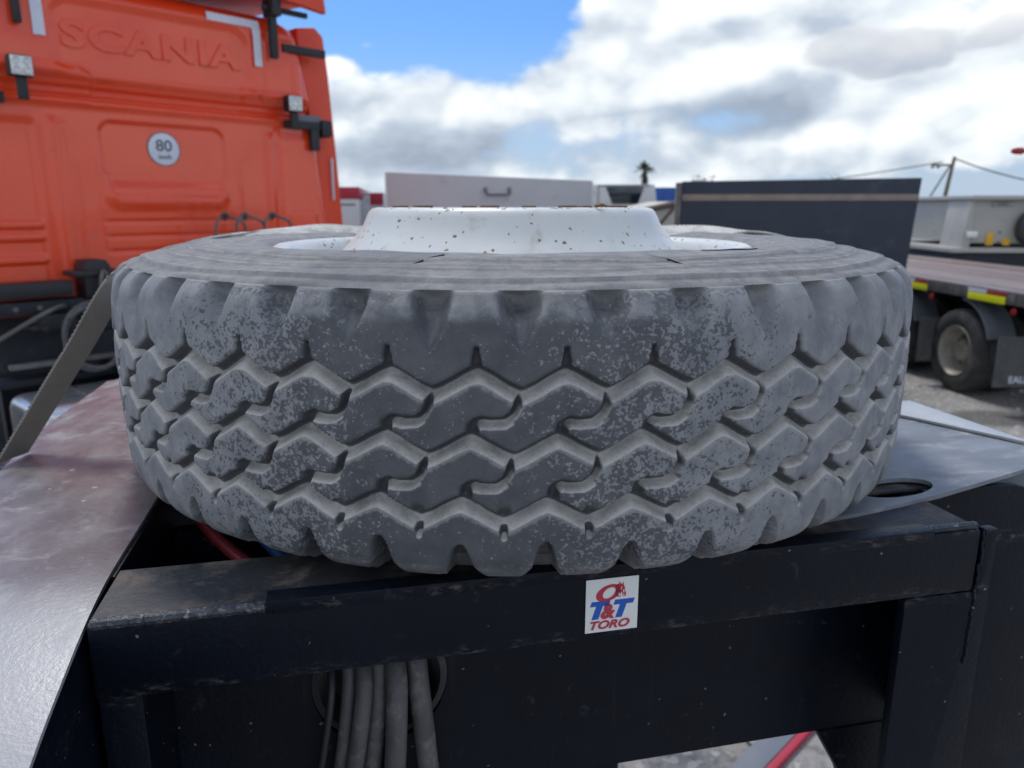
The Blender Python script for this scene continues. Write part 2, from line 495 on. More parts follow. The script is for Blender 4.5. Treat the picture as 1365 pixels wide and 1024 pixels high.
def text_mesh(body, size, extrude=0.0, bevel=0.0, offset=0.0, shear=0.0, sx=1.0, spacing=1.0):
    cu = bpy.data.curves.new('lettering', 'FONT')
    cu.body, cu.size, cu.extrude, cu.bevel_depth, cu.offset, cu.shear = body, size, extrude, bevel, offset, shear
    cu.align_x, cu.align_y, cu.space_character = 'CENTER', 'CENTER', spacing
    cu.resolution_u, cu.bevel_resolution = 4, 2
    ob = bpy.data.objects.new('lettering', cu)
    COL.objects.link(ob)
    dg = bpy.context.evaluated_depsgraph_get()
    me = bpy.data.meshes.new_from_object(ob.evaluated_get(dg))
    bpy.data.objects.remove(ob)
    if sx != 1.0:
        for v_ in me.vertices:
            v_.co.x *= sx
    return me


def catmull(pts, n=8):
    P = [Vector(p) for p in pts]
    P = [2 * P[0] - P[1]] + P + [2 * P[-1] - P[-2]]
    out = []
    for i in range(1, len(P) - 2):
        for k in range(n):
            t_ = k / n
            a, b_, c_, d_ = P[i - 1], P[i], P[i + 1], P[i + 2]
            out.append(.5 * ((2 * b_) + (c_ - a) * t_ + (2 * a - 5 * b_ + 4 * c_ - d_) * t_ ** 2 + (3 * b_ - a - 3 * c_ + d_) * t_ ** 3))
    out.append(P[-2])
    return out


def ss(a, b_, x):
    t_ = np.clip((x - a) / (b_ - a), 0, 1)
    return t_ * t_ * (3 - 2 * t_)


# ------------------------------------------------------------------ ground
gm = MB()
nx = [-900, -60, -12, -4, 0, 3, 6, 9, 14, 30, 90, 900]
ny = [-900, -60, -8, 0, 3, 6, 9, 12, 18, 40, 120, 1500]
gm.add([(x, y, 0) for y in ny for x in nx],
       [(j * 12 + i, j * 12 + i + 1, (j + 1) * 12 + i + 1, (j + 1) * 12 + i) for j in range(11) for i in range(11)])
tag(gm.build('ground', 'gravel', smooth=0), kind='structure')

sm = MB()
for i in range(1500):
    x, y = random.uniform(.2, 8.5), random.uniform(2.0, 13)
    s_ = random.choice((.012, .018, .025, .04)) * random.uniform(.7, 1.3)
    vs_ = [Vector((random.gauss(0, 1), random.gauss(0, 1), random.gauss(0, .6))).normalized() * s_ for _ in range(3)]
    base = [Vector((s_, 0, 0)), Vector((-s_ * .5, s_ * .8, 0)), Vector((-s_ * .5, -s_ * .8, 0)), Vector((0, 0, s_ * .8)),
            Vector((s_ * .5, s_ * .6, s_ * .5))]
    rz = Matrix.Rotation(random.uniform(0, 6.28), 3, 'Z')
    sm.add([rz @ p + Vector((x, y, -.002)) for p in base], [(0, 4, 3), (4, 1, 3), (1, 2, 3), (2, 0, 3), (0, 1, 4)])
tag(sm.build('gravel_stones', 'stone_mat', smooth=0), kind='stuff')

# ------------------------------------------------------------------ trailer gooseneck (the black frame in front)
TZ = H - .345                               # level of its plates
trail = thing('trailer_gooseneck', (-.03, .65, 0), rad(12.5),
              'black painted steel trailer end carrying the big spare wheel, with a square sticker', 'trailer')
beam = MB().box(-.343, .565, 0, .10, TZ - .078, TZ - .004).build('cross_beam', 'frame_black', trail, .004)
MB().box(-.340, .562, .0045, .098, TZ - .0035, TZ - .0015).build('beam_top_plate', 'frame_top', trail)
MB().box(-.195, .50, -.0035, .018, TZ - .010, TZ + .003).build('edge_bar', 'frame_black', trail, .0015)
wb = MB()
x = -.335
while x < -.19:
    wb.lathe([(0, -.006), (.0045, -.004), (.0055, 0), (.0045, .004), (0, .006)], 8, 'X',
             mat=Matrix.Translation((x, .002, TZ - .004)) @ Matrix.Rotation(random.uniform(-.4, .4), 4, 'Z'))
    x += random.uniform(.0045, .0075)
wb.build('weld_bead', 'weld_metal', beam)
wb = MB()
z = TZ - .010
while z > TZ - .17:
    wb.lathe([(0, -.006), (.0015, -.003), (.0018, 0), (.0015, .003), (0, .006)], 7, 'Z', mat=Matrix.Translation((.5685 + random.uniform(-.0015, .0015), .0005, z)))
    z -= random.uniform(.004, .006)
wb.build('weld_bead', 'frame_black', beam)
x = .50
wb = MB()
for k in range(14):
    wb.lathe([(0, -.006), (.004, -.003), (.0045, 0), (.004, .003), (0, .006)], 7, 'X',
             mat=Matrix.Translation((.48 + k * .0065, .012, TZ - .003)))
wb.build('weld_bead', 'weld_metal', beam)


# web plate with the cable hole
def plate_with_hole(outer, holes, to3a, to3b):
    bm = bmesh.new()
    loops = []
    for L in [outer] + holes:
        vs_ = [bm.verts.new(to3a(*p)) for p in L]
        loops.append([bm.edges.new((vs_[i], vs_[(i + 1) % len(vs_)])) for i in range(len(vs_))])
    bmesh.ops.triangle_fill(bm, edges=[e for L in loops for e in L], use_beauty=True)
    off = Vector(to3b(*outer[0])) - Vector(to3a(*outer[0]))
    r_ = bmesh.ops.extrude_face_region(bm, geom=bm.faces[:])
    bmesh.ops.translate(bm, vec=off, verts=[e for e in r_['geom'] if isinstance(e, bmesh.types.BMVert)])
    bmesh.ops.recalc_face_normals(bm, faces=bm.faces)
    mb = MB()
    bm.verts.index_update()
    mb.add([v_.co.copy() for v_ in bm.verts], [[v_.index for v_ in f.verts] for f in bm.faces])
    bm.free()
    return mb


def ell(cx, cy, a, b_, n=40, rot=0.0):
    return [(cx + a * math.cos(q) * math.cos(rot) - b_ * math.sin(q) * math.sin(rot),
             cy + a * math.cos(q) * math.sin(rot) + b_ * math.sin(q) * math.cos(rot)) for q in [2 * math.pi * i / n for i in range(n)]]


HC = (-.095, H - .506)
web = plate_with_hole([(-.318, H - .664), (.60, H - .664), (.60, TZ - .079), (-.318, TZ - .079)], [ell(HC[0], HC[1], .074, .080)],
                      lambda a, b_: (a, .100, b_), lambda a, b_: (a, .112, b_)).build('web_plate', 'frame_black', trail)
ringm = MB()
ringm.lathe([(.0735, -.001), (.0735, .030), (.057, .030), (.057, .014), (.066, -.003)], 40, closed=True)
rg = ringm.build('hole_collar', 'black_plastic', web)
rg.location = (HC[0], .101, HC[1])
rg.rotation_euler = (rad(-90), 0, 0)
MB().box(-.343, -.306, .004, .099, H - 1.10, TZ - .079).build('corner_post', 'frame_black', trail, .003)
# right end plate: stands flush with the beam, rounded shoulder on its outer side
pts = [(.478, TZ - .0795), (.478, H - 1.10), (.588, H - 1.10), (.588, TZ - .005), (.572, TZ - .005), (.572, TZ - .0795)]
MB().prism(pts, lambda a, b_: (a, .001, b_), lambda a, b_: (a, .013, b_)).build('end_plate', 'frame_black', trail, .002)
MB().prism([(.459, H - .6645), (.496, H - .728), (.60, H - 1.0), (.602, H - .6645)], lambda a, b_: (a, .098, b_), lambda a, b_: (a, .111, b_)).build('brace', 'frame_black', trail, .002)
pts = [(.59, H - 1.10), (.88, H - 1.10), (.88, TZ - .25)]
pts += [(.70 + .18 * math.sin(a), TZ - .234 + .23 * math.cos(a)) for a in [rad(q) for q in range(80, -1, -8)]] + [(.59, TZ - .004)]
MB().prism(pts, lambda a, b_: (a, .112, b_), lambda a, b_: (a, .122, b_)).build('shoulder_plate', 'frame_black', trail, .0025)
pts = [(.60, TZ - .008), (.85, TZ - .008), (.91, TZ - .06), (.93, TZ - .14), (.93, TZ - .6), (.60, TZ - .6)]
MB().prism(pts[::-1], lambda a, b_: (a, .150, b_), lambda a, b_: (a, .158, b_)).build('fender_panel', 'fender_grey', trail, .003)
# side rails under the plates, rear cross member, floor panel
MB().box(-.352, -.3445, .096, 1.35, H - .78, TZ - .006).build('side_rail', 'frame_black', trail, .002)
spt = [(.095, TZ - .010), (.05, TZ - .012), (.0, TZ - .022), (-.04, TZ - .032), (-.122, TZ - .054), (-.22, TZ - .094), (-.31, TZ - .152), (-.38, TZ - .228), (-.42, TZ - .33), (-.42, H - 1.10), (.095, H - 1.10)]
MB().prism(spt, lambda a, b_: (-.358, a, b_), lambda a, b_: (-.350, a, b_)).build('side_plate', 'frame_black', trail, .002)
MB().box(.566, .586, .016, 1.35, TZ - .30, TZ - .0125).build('side_rail', 'frame_black', trail, .004)
MB().box(.36, .680, .130, 1.30, TZ - .0115, TZ - .006).build('floor_panel', 'frame_top', trail, .003)
MB().box(-.343, .565, .80, .90, TZ - .10, TZ - .004).build('cross_member', 'frame_black', trail, .004)
MB().box(-.343, .565, .32, .345, H - .80, TZ - .06).build('inner_panel', 'frame_black', trail, .004)
MB().box(-.343, .565, 1.31, 1.35, TZ - .30, TZ - .01).build('cross_member', 'frame_black', trail, .004)
for sx_ in (-.30, .50):
    lg = MB().box(sx_ - .05, sx_ + .05, 1.0, 1.10, .03, H - .62).build('landing_leg', 'frame_black', trail, .006)
    MB().box(sx_ - .12, sx_ + .12, .93, 1.17, 0, .03).build('foot', 'frame_black', lg, .004)
MB().box(-.352, .62, .98, 1.12, H - .74, H - .62).build('cross_member', 'frame_black', trail, .004)

# mudguard sheet on the left, rolling down towards the viewer
prof = [(1.02, 0), (.60, 0), (.30, 0), (.14, 0), (.085, -.001), (.05, -.004), (.01, -.010), (-.04, -.021), (-.122, -.043), (-.22, -.082), (-.31, -.14), (-.38, -.215), (-.43, -.31), (-.45, -.42)]
prof = [(p.x, p.y) for p in catmull([(a, b_, 0) for a, b_ in prof], 4)]
mg = MB()
lats = [-.602, -.592, -.56, -.50, -.44, -.39, -.36, -.3475]
nv = len(lats)
vs_, fs_ = [], []
for side_ in (0, -.0045):
    for (tt, zz) in prof:
        for k, la in enumerate(lats):
            sag = -.004 * ((la + .47) / .13) ** 2 + .0025 * mnoise.noise(Vector((la * 7, tt * 6, 3)))
            if la < -.59:
                sag -= .006
            vs_.append((la, tt, TZ + .004 + zz + sag + side_))
n_ = len(prof)
for q in range(2):
    for i in range(n_ - 1):
        for k in range(nv - 1):
            a = q * n_ * nv + i * nv + k
            fs_.append((a, a + 1, a + nv + 1, a + nv))
top0, bot0 = 0, n_ * nv
for i in range(n_ - 1):
    for k in (0, nv - 1):
        a = i * nv + k
        fs_.append((a, a + nv, bot0 + a + nv, bot0 + a))
for k in range(nv - 1):
    for i in (0, n_ - 1):
        a = i * nv + k
        fs_.append((a, a + 1, bot0 + a + 1, bot0 + a))
mg.add(vs_, fs_)
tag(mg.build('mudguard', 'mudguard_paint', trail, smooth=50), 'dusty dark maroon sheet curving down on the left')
# right cover plate with a slotted hole
outer = [(.40, .050), (.45, .057), (.52, .071), (.583, .086), (.66, .107), (.76, .135), (.83, .158), (.848, .172), (.850, .20), (.845, .46), (.62, .50), (.40, .50)]
pl = plate_with_hole(outer, [ell(.548, .118, .058, .027, 36, .19)], lambda a, b_: (a, b_, TZ + .003 + .10 * min(0, .0) + .012 * max(0, a - .6)),
                     lambda a, b_: (a, b_, TZ - .0025 + .012 * max(0, a - .6)))
pl = tag(pl.build('cover_plate', 'plate_rubber', trail, 0, 50), 'dusty grey cover plate with a slotted hole on the right')
MB().prism([(.756, .43), (.836, .24), (.852, .20), (.853, .46), (.80, .462)], lambda a, b_: (a, b_, TZ + .0045 + .012 * (a - .6) ), lambda a, b_: (a, b_, TZ + .009 + .012 * (a - .6))).build('edge_strip', 'bright_edge', pl, .001)
MB().prism([(.70, .50), (.792, .50), (.745, .50 + .10)], lambda a, b_: (a, .49, TZ - .0 + (b_ - .5) * .9), lambda a, b_: (a, .50, TZ + (b_ - .5) * .9)).build('bracket', 'frame_black', trail, .002)
MB().box(.69, .80, .47, .70, TZ - .03, TZ - .012).build('bracket', 'frame_black', trail, .002)
hb = MB().box(-.338, -.318, .098, .104, TZ - .030, TZ - .006).build('hinge_tab', 'frame_top', trail, .001)
MB().lathe([(0, -.001), (.003, -.001), (.003, .003), (0, .003)], 12, mat=Matrix.Translation((-.327, .097, TZ - .018)) @ Matrix.Rotation(rad(90), 4, 'X')).build('bolt', 'weld_metal', hb)

# sticker
st = MB().box(-.0275, .0275, -.0008, 0, -.029, .029).build('sticker', 'sticker_white', trail, .0003)
st.location = (.1325, -.0008, H - .386)
tag(st, 'square white sticker printed with a red horse-head O, blue T letters and TORO')


def print_poly(name, polys, mat, y=-.0012):
    mb = MB()
    for p in polys:
        mb.prism(p, lambda a, b_: (a, y, b_), lambda a, b_: (a, y + .0005, b_))
    return mb.build(name, mat, st, smooth=0)


def ring_poly(cx, cy, a, b_, a2, b2, sh, dx=0.0, n=28):
    """slanted ring as quads"""
    out = []
    for i in range(n):
        q0, q1 = 2 * math.pi * i / n, 2 * math.pi * (i + 1) / n
        pts_ = []
        for q, A, B, D in ((q0, a2, b2, dx), (q1, a2, b2, dx), (q1, a, b_, 0), (q0, a, b_, 0)):
            yy = B * math.sin(q)
            pts_.append((cx + D + A * math.cos(q) + sh * yy, cy + yy))
        out.append(pts_)
    return out


pts = [(.0035, .021), (.0065, .0222), (.0075, .0245), (.0085, .0222), (.0100, .0216), (.0112, .0238), (.0116, .0210),
       (.0128, .0180), (.0134, .0140), (.0145, .0105), (.0140, .0085), (.0118, .0080), (.0108, .0092), (.0098, .0135), (.0082, .0110), (.0086, .0075), (.0045, .0085), (.0030, .0130)]
print_poly('emblem', ring_poly(-.0040, .0133, .0125, .0092, .0062, .0060, .42, .0005) + [pts[::-1]], 'print_red')
print_poly('emblem_marks', [[(.0088, .0185), (.0098, .0192), (.0090, .0160), (.0084, .0150)], [(.0110, .0150), (.0122, .0160), (.0124, .0130), (.0114, .0120)],
                            [(.0062, .0120), (.0070, .0128), (.0078, .0088), (.0066, .0088)], [(.0112, .0105), (.0124, .0108), (.0122, .0092), (.0110, .0094)]], 'sticker_white', -.0016)


def tee(x0, yb, wd, ht, sw_, bar, sh):
    f = lambda a, b_: (x0 + a + sh * b_, yb + b_)
    c0 = wd / 2
    return [[f(0, ht - bar), f(wd, ht - bar), f(wd, ht), f(0, ht)], [f(c0 - sw_ / 2, 0), f(c0 + sw_ / 2, 0), f(c0 + sw_ / 2, ht - bar), f(c0 - sw_ / 2, ht - bar)]]


print_poly('letter', tee(-.0275, -.0145, .0195, .0195, .0068, .0052, .32), 'print_blue')
print_poly('letter', tee(-.0030, -.0145, .0205, .0195, .0068, .0052, .32), 'print_blue')
me = text_mesh('&', .0215, .0002, 0, .0006, .2)
tx = link('letter', me, 'print_red', st, (-.0058, -.0022, -.0070), (rad(90), 0, 0))
me = text_mesh('TORO', .0122, .0002, 0, .00035, .3, 1.22)
tx = link('lettering', me, 'print_red', st, (-.0035, -.0014, -.0215), (rad(90), 0, 0))

# ------------------------------------------------------------------ cables through the web plate
cab_lab = ['thin black cable on the far left of the bundle under the beam', 'dark grey hose next to the thin cable in the bundle under the beam',
           'brownish grey hose second from left among the thick hoses under the beam', 'grey hose in the middle of the bundle under the beam',
           'straight grey hose right of the middle in the bundle under the beam', 'thick grey hose set apart on the right of the bundle under the beam']
E12 = (math.cos(rad(12.5)), math.sin(rad(12.5)))
ts, tb = (.442, .466, .486, .506, .5295, .5575), (.424, .4535, .471, .4955, .5265, .570)
rads = (.0042, .0078, .0092, .0102, .0118, .0118)
for i in range(6):
    def lat_of(xp, tt, zz):
        u = xp - .6825
        # solve for lateral coordinate on the line of given depth in trailer space
        lo, hi = -.5, .5
        for _ in range(40):
            mid = (lo + hi) / 2
            Xw, Yw = -.03 + E12[0] * mid - E12[1] * tt, .65 + E12[1] * mid + E12[0] * tt
            f = Yw * .9732 + (-zz) * .2300
            if Xw / f < u:
                lo = mid
            else:
                hi = mid
        return mid
    tt = .068 + (i % 2) * .012
    l0, l1 = lat_of(ts[i], tt, -.50), lat_of(tb[i], tt, -.60)
    d_ = l1 - l0
    path = [(l0 + .01, .34, H - .50), (l0 + .006, .20, H - .476), (l0, .115, H - .468), (l0, tt + .005, H - .495), (l0 + d_ * .5, tt - .004, H - .55), (l1, tt, H - .60),
            (l1 + d_ * .9, tt + .01, H - .70), (l1 + d_ * 1.3, tt + .05, H - .84), (l1 + d_ * 1.3, .24, H - .93), (l1, .5, H - .90)]
    ob = MB().tube(catmull(path, 7), rads[i], 14).build('air_hose' if i else 'electric_cable', 'hose_rubber' if i else 'black_plastic', None)
    ob.location, ob.rotation_euler = (-.03, .65, 0), (0, 0, rad(12.5))
    tag(ob, cab_lab[i], 'hose' if i else 'cable', 'hoses hanging through the hole under the beam')
for nm, mt, lab, pth in (
        ('red_hose', 'hose_red', 'red air hose in the gap beside the tyre, left of the blue one', [(-.35, .60, TZ - .02), (-.318, .36, TZ - .035), (-.285, .27, TZ - .045), (-.215, .15, TZ - .050), (-.15, .07, TZ - .11), (-.1, .16, TZ - .2)]),
        ('blue_hose', 'hose_blue', 'blue air hose in the gap under the tyre, right of the red one', [(-.30, .62, TZ - .02), (-.262, .36, TZ - .035), (-.225, .25, TZ - .045), (-.175, .15, TZ - .050), (-.12, .08, TZ - .11), (-.07, .17, TZ - .2)])):
    pth = [(a, max(b_, .115), z_) for a, b_, z_ in pth]
    ob = MB().tube(catmull(pth, 7), .0075, 12).build(nm, mt, None)
    ob.location, ob.rotation_euler = (-.03, .65, 0), (0, 0, rad(12.5))
    tag(ob, lab, 'hose')

# ------------------------------------------------------------------ the spare wheel, lying flat
TYX, TYY, BZ = 0.0, 1.15, H - .349
spare = thing('spare_wheel', (TYX, TYY, BZ), 0, 'huge worn off-road tyre on a rusty white rim lying flat on the black frame', 'spare wheel')
TOPZ = .349                                 # z local = zc + .349


def build_tread():
    NP = 45
    th0 = rad(-3.15)
    front, back = 46, 14
    # columns
    th = []
    for p in range(NP):
        mid = (p + .5) / NP * 2 * math.pi + th0
        mid = (mid + math.pi) % (2 * math.pi) - math.pi
        n = front if abs(mid) < rad(92) else back
        th += [th0 + (p + k / n) / NP * 2 * math.pi for k in range(n)]
    th = np.array(th)
    Pm = 75.4
    u = (th - th0) / (2 * math.pi / NP) * Pm
    # profile rows: (r, z, w, region); w measured down from the upper shoulder edge, mm
    rows = []
    ups = [(.3465, -.070), (.348, -.063), (.352, -.0565), (.36, -.0515), (.375, -.0470), (.39, -.0450), (.405, -.0446), (.42, -.0450), (.435, -.0462),
           (.449, -.0470), (.4505, -.0500), (.463, -.0515), (.474, -.0525), (.4755, -.0552), (.487, -.0565), (.498, -.0583), (.506, -.0592), (.5072, -.0626), (.514, -.0640), (.520, -.0660)]
    for a, z in ups:
        rows.append((a, z, None))
    wl_ = list(np.arange(0, 258, 2.0)) + [257]
    wl_ = [-3.0, -1.5] + wl_ + [258.5, 260]
    for wv in wl_:
        q = (wv - 128.5) / 128.5
        qa = min(abs(q), 1.0)
        r = .545 - .005 * qa ** 2 - .0135 * qa ** 12
        z = -.0695 - wv / 1000
        if wv < 0:
            r, z = .5275 + wv / 1000 * 1.7, -.0690 - wv / 3000
        if wv > 257:
            r, z = .5275 - (wv - 257) / 1000 * 1.7, -.3270 - (wv - 257) / 3000
        rows.append((r, z, wv))
    for a, z in ups[::-1]:
        rows.append((a, -.3965 - z, None))
    R = np.array([q[0] for q in rows])
    Zc = np.array([q[1] for q in rows])
    Wm = np.array([q[2] if q[2] is not None else (-9 if i < 40 else 266) for i, q in enumerate(rows)], float)
    isw = np.array([q[2] is not None for q in rows])
    U, Wg = np.meshgrid(u, Wm)
    TH = np.meshgrid(th, Wm)[0]
    rng = np.random.RandomState(3)
    jit = rng.uniform(-1, 1, (NP + 2, 6))
    idx = np.floor(U / Pm).astype(int) % NP

    def tri(uu):
        f = np.mod(uu / Pm, 1.0)
        return np.minimum(f, 1 - f) * 2          # 0 at peaks, 1 at valleys

    def zig(uu):
        m_ = tri(uu)
        m_ = .5 - .5 * np.cos(m_ * math.pi) * .35 + (m_ - .5) * .65
        return -9.5 + 19 * m_

    # slow wandering so that no two blocks are alike
    wob = np.sin(U * .021) * .7 + np.sin(U * .0127 + 2) * .8 + np.sin(U * .071 + Wg * .06) * .35
    OFF = (0.0, -6.0, -15.0)
    GW = (71.5, 128.5, 187.0)
    cutd = np.zeros_like(U)
    lipd = np.zeros_like(U)
    for k in range(3):
        dd = (Wg - GW[k] - zig(U - OFF[k]) - wob * .6) * .89
        lip = np.where(dd < 0, ss(5.0, 1.8, -dd), ss(11.0, .6, dd))
        cutd = np.maximum(cutd, 13.5 * lip)
        lipd = np.maximum(lipd, ss(19, 8.5, dd) * (dd > 0))

    def poly_dist(pl_, uu, ww):
        best = np.full_like(uu, 1e9)
        for (x0, y0), (x1, y1) in zip(pl_[:-1], pl_[1:]):
            ex, ey = x1 - x0, y1 - y0
            L2 = ex * ex + ey * ey
            for sh in (-Pm, 0, Pm):
                dx, dy = uu - x0 - sh, ww - y0
                t_ = np.clip((dx * ex + dy * ey) / L2, 0, 1)
                best = np.minimum(best, np.hypot(dx - t_ * ex, dy - t_ * ey))
        return best

    for k, off in ((0, 0.0), (1, -6.5)):
        base = GW[k]
        pl_ = [(off + Pm * .49, base + 12), (off + Pm * .455, base + 23), (off + Pm * .40, base + 31), (off + Pm * .30, base + 36), (off + Pm * .15, base + 36.5),
               (off + Pm * .05, base + 35), (off - Pm * .015, base + 37), (off - Pm * .045, base + 42), (off - Pm * .05, base + 50)]
        f = np.mod(U - off + Pm * .3, Pm) - Pm * .3 + off
        dist = poly_dist(pl_, f, Wg + wob * .5)
        above = Wg < (base + 35)                  # lip on the lower side is rubbed wider
        cutd = np.maximum(cutd, 11.5 * ss(np.where(above, 5.0, 7.5), 1.2, dist))
    # sipe notches in the shoulder ribs
    f = np.mod(U + Pm / 2, Pm) - Pm / 2
    d1 = np.abs(f) / np.clip(1.6 + (Wg - 42) * .20, .4, 6.5)
    n1_ = ss(1.2, .6, d1) * ss(41, 47, Wg) * ss(76, 66, Wg)
    cutd = np.maximum(cutd, 9.0 * n1_)
    f = np.mod(U - OFF[2], Pm) - Pm / 2
    d1 = np.abs(f) / np.clip(1.6 + (217 - Wg) * .20, .4, 6.0)
    n2_ = ss(1.25, .55, d1) * ss(217, 211, Wg) * ss(180, 194, Wg)
    cutd = np.maximum(cutd, 9.0 * n2_)
    groove = cutd.copy()
    scal = np.zeros_like(U)
    # scallops at both shoulders
    for off, sgn in ((Pm / 2, 1), (OFF[2], -1)):
        f = np.mod(U - off + Pm / 2 + wob * 1.2, Pm) - Pm / 2
        ww = Wg if sgn > 0 else 257 - Wg
        depth_len = (46 if sgn > 0 else 38) + jit[idx, 0 if sgn > 0 else 1] * 3
        e = np.clip(1 - np.clip(ww, 0, None) / depth_len, 0, 1)
        hw = 23.5 * (1 - np.clip((np.clip(ww, 0, None) / depth_len), 0, 1) ** 2.2)
        prof_ = ss(1.0, .18, np.abs(f) / np.maximum(hw, .01))
        if sgn < 0:
            hw = 14.0 * np.clip(e, 0, 1) ** .42 * np.where(ww < 14, 1 + (14 - ww) * .035, 1)
            prof_ = ss(1.0, .62, np.abs(f) / np.maximum(hw, .01))
        sc = (27.0 if sgn > 0 else 44.0) * prof_ * (e ** (.6 if sgn > 0 else .22)) * ((.45 + .55 * ss(-3, 13, ww)) if sgn > 0 else 1)
        if sgn > 0:
            sc = np.where(ww < -2, 0, sc) * np.where(ww < 0, .6, 1)
        cutd = np.maximum(cutd, sc)
        scal = np.maximum(scal, np.clip(sc / 9, 0, 1))
    # rounding, swelling and hand-sized unevenness of the worn blocks
    lump = np.zeros_like(U)
    for (fa, fw, ph, am) in ((.05, .03, 1, .5), (.11, .09, 2, .35), (.23, .05, 4, .25), (.31, .21, 5, .15)):
        lump += am * np.sin(U * fa + ph + np.sin(Wg * fw)) * np.cos(Wg * fw + ph)
    dispr = -cutd + lump * isw[:, None]
    rim_edge = np.where(isw[:, None], ss(13, 3, np.abs(Wg - 13)) * ss(5, 2, cutd) + ss(9, 3, np.abs(Wg - 250)) * .4, 0)
    Rg = R[:, None] + dispr / 1000 * np.where(isw, 1, 0)[:, None]
    lastw = np.where(isw)[0][-1]
    for i in range(lastw + 1, len(R)):
        Rg[i] = np.minimum(R[i], Rg[lastw] - .0004 * (i - lastw))
    Zg = np.repeat(Zc[:, None], U.shape[1], 1)
    # scallops also bite the shoulder from above
    bite = np.where(isw[:, None], np.clip(cutd - 2, 0, 22) / 1000 * ss(22, -2, Wg) * .55, 0)
    Zg = Zg - bite
    # sidewall relief: shallow dents, a gash and a radial crack
    swm = (~isw)[:, None] & (np.arange(len(R)) < 40)[:, None]
    Zg += np.where(swm, .0009 * np.sin(TH * 9 + R[:, None] * 60) + .0007 * np.sin(TH * 23 + 1) * np.cos(R[:, None] * 90), 0)
    XW = Rg * np.sin(TH)
    YW = -Rg * np.cos(TH)
    n_r, n_c = U.shape
    co = np.stack([XW, YW, Zg + TOPZ], -1).reshape(-1, 3)
    i0 = np.arange(n_r - 1)[:, None] * n_c
    j0 = np.arange(n_c)[None, :]
    j1 = (j0 + 1) % n_c
    quads = np.stack([i0 + n_c + j0, i0 + n_c + j1, i0 + j1, i0 + j0], -1).reshape(-1, 4)
    wear = np.zeros((n_r, n_c, 4), np.float32)
    wear[..., 0] = np.clip(groove / 11, 0, 1) * isw[:, None]
    wear[..., 1] = np.where(isw[:, None], ss(1.5, -2, Wg), 1)
    wear[..., 1] = np.where(isw[:, None] & (Wg > 200), ss(255.5, 259, Wg), wear[..., 1])
    wear[..., 2] = np.clip(np.maximum(rim_edge, scal * .45 * isw[:, None] * (Wg < 128)), 0, 1)
    wear[..., 3] = lipd * isw[:, None]
    return co, quads, wear.reshape(-1, 4), isw, n_c


co, quads, wear, isw, n_c = build_tread()


def grid_mesh(name, co, quads, wear):
    used = np.unique(quads)
    remap = np.full(len(co), -1)
    remap[used] = np.arange(len(used))
    quads = remap[quads]
    co, wear = co[used], wear[used]
    me = bpy.data.meshes.new(name)
    me.vertices.add(len(co))
    me.vertices.foreach_set('co', co.astype(np.float32).ravel())
    me.loops.add(quads.size)
    me.loops.foreach_set('vertex_index', quads.astype(np.int32).ravel())
    me.polygons.add(len(quads))
    me.polygons.foreach_set('loop_start', np.arange(0, quads.size, 4, dtype=np.int32))
    me.polygons.foreach_set('use_smooth', np.ones(len(quads), bool))
    me.update(calc_edges=True)
    at_ = me.color_attributes.new('wear', 'FLOAT_COLOR', 'POINT')
    at_.data.foreach_set('color', wear.astype(np.float32).ravel())
    return me


row = quads[:, 2] // n_c
first, last = np.where(isw)[0][0], np.where(isw)[0][-1]
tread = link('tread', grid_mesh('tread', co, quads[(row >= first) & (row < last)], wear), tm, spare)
sw1 = link('sidewall', grid_mesh('sidewall', co, quads[row < first], wear), tm, spare)
sw2 = link('sidewall', grid_mesh('sidewall', co, quads[row >= last], wear), tm, spare)
# cuts and cracks on the sidewall: narrow slits standing as dark wedges with lifted lips
def slit(pts_, wd, lift):
    n = len(pts_)
    vs_, fs_ = [], []
    for i, (r_, a_) in enumerate(pts_):
        a_ = rad(a_)
        zz = np.interp(r_, [.345, .405, .449, .475, .507, .52], [-.052, -.0446, -.048, -.0545, -.0605, -.066]) + TOPZ
        p0 = Vector((r_ * math.sin(a_), -r_ * math.cos(a_), zz + lift))
        w_ = wd * math.sin(math.pi * (i + .35) / (n - .3))
        q0 = pts_[min(i + 1, n - 1)]
        q1 = pts_[max(i - 1, 0)]
        dv = Vector((q0[0] * math.sin(rad(q0[1])) - q1[0] * math.sin(rad(q1[1])), -q0[0] * math.cos(rad(q0[1])) + q1[0] * math.cos(rad(q1[1])), 0)).normalized()
        nv_ = Vector((-dv.y, dv.x, 0)) * w_
        vs_ += [p0 + nv_, p0 + Vector((0, 0, lift * .6)), p0 - nv_, p0 - Vector((0, 0, .002))]
    for i in range(n - 1):
        for k in range(4):
            fs_.append((i * 4 + k, i * 4 + (k + 1) % 4, i * 4 + 4 + (k + 1) % 4, i * 4 + 4 + k))
    ck = MB()
    ck.add(vs_, fs_)
    ck.build('crack', 'black_plastic', sw1)


slit([(.475, -11.8), (.462, -11.2), (.455, -10.9), (.438, -10.2), (.425, -9.5), (.418, -9.0)], .0011, .0006)
slit([(.432, -1.0), (.437, .0), (.440, 1.2), (.441, 2.6), (.4405, 4.2)], .0017, .0006)
slit([(.41, -28), (.412, -26), (.409, -24.4), (.413, -22.5)], .0010, .0006)
slit([(.40, 30), (.41, 33), (.407, 36), (.415, 38), (.412, 41)], .0010, .0006)
slit([(.43, 18), (.452, 19.5), (.47, 20.2)], .0008, .0005)


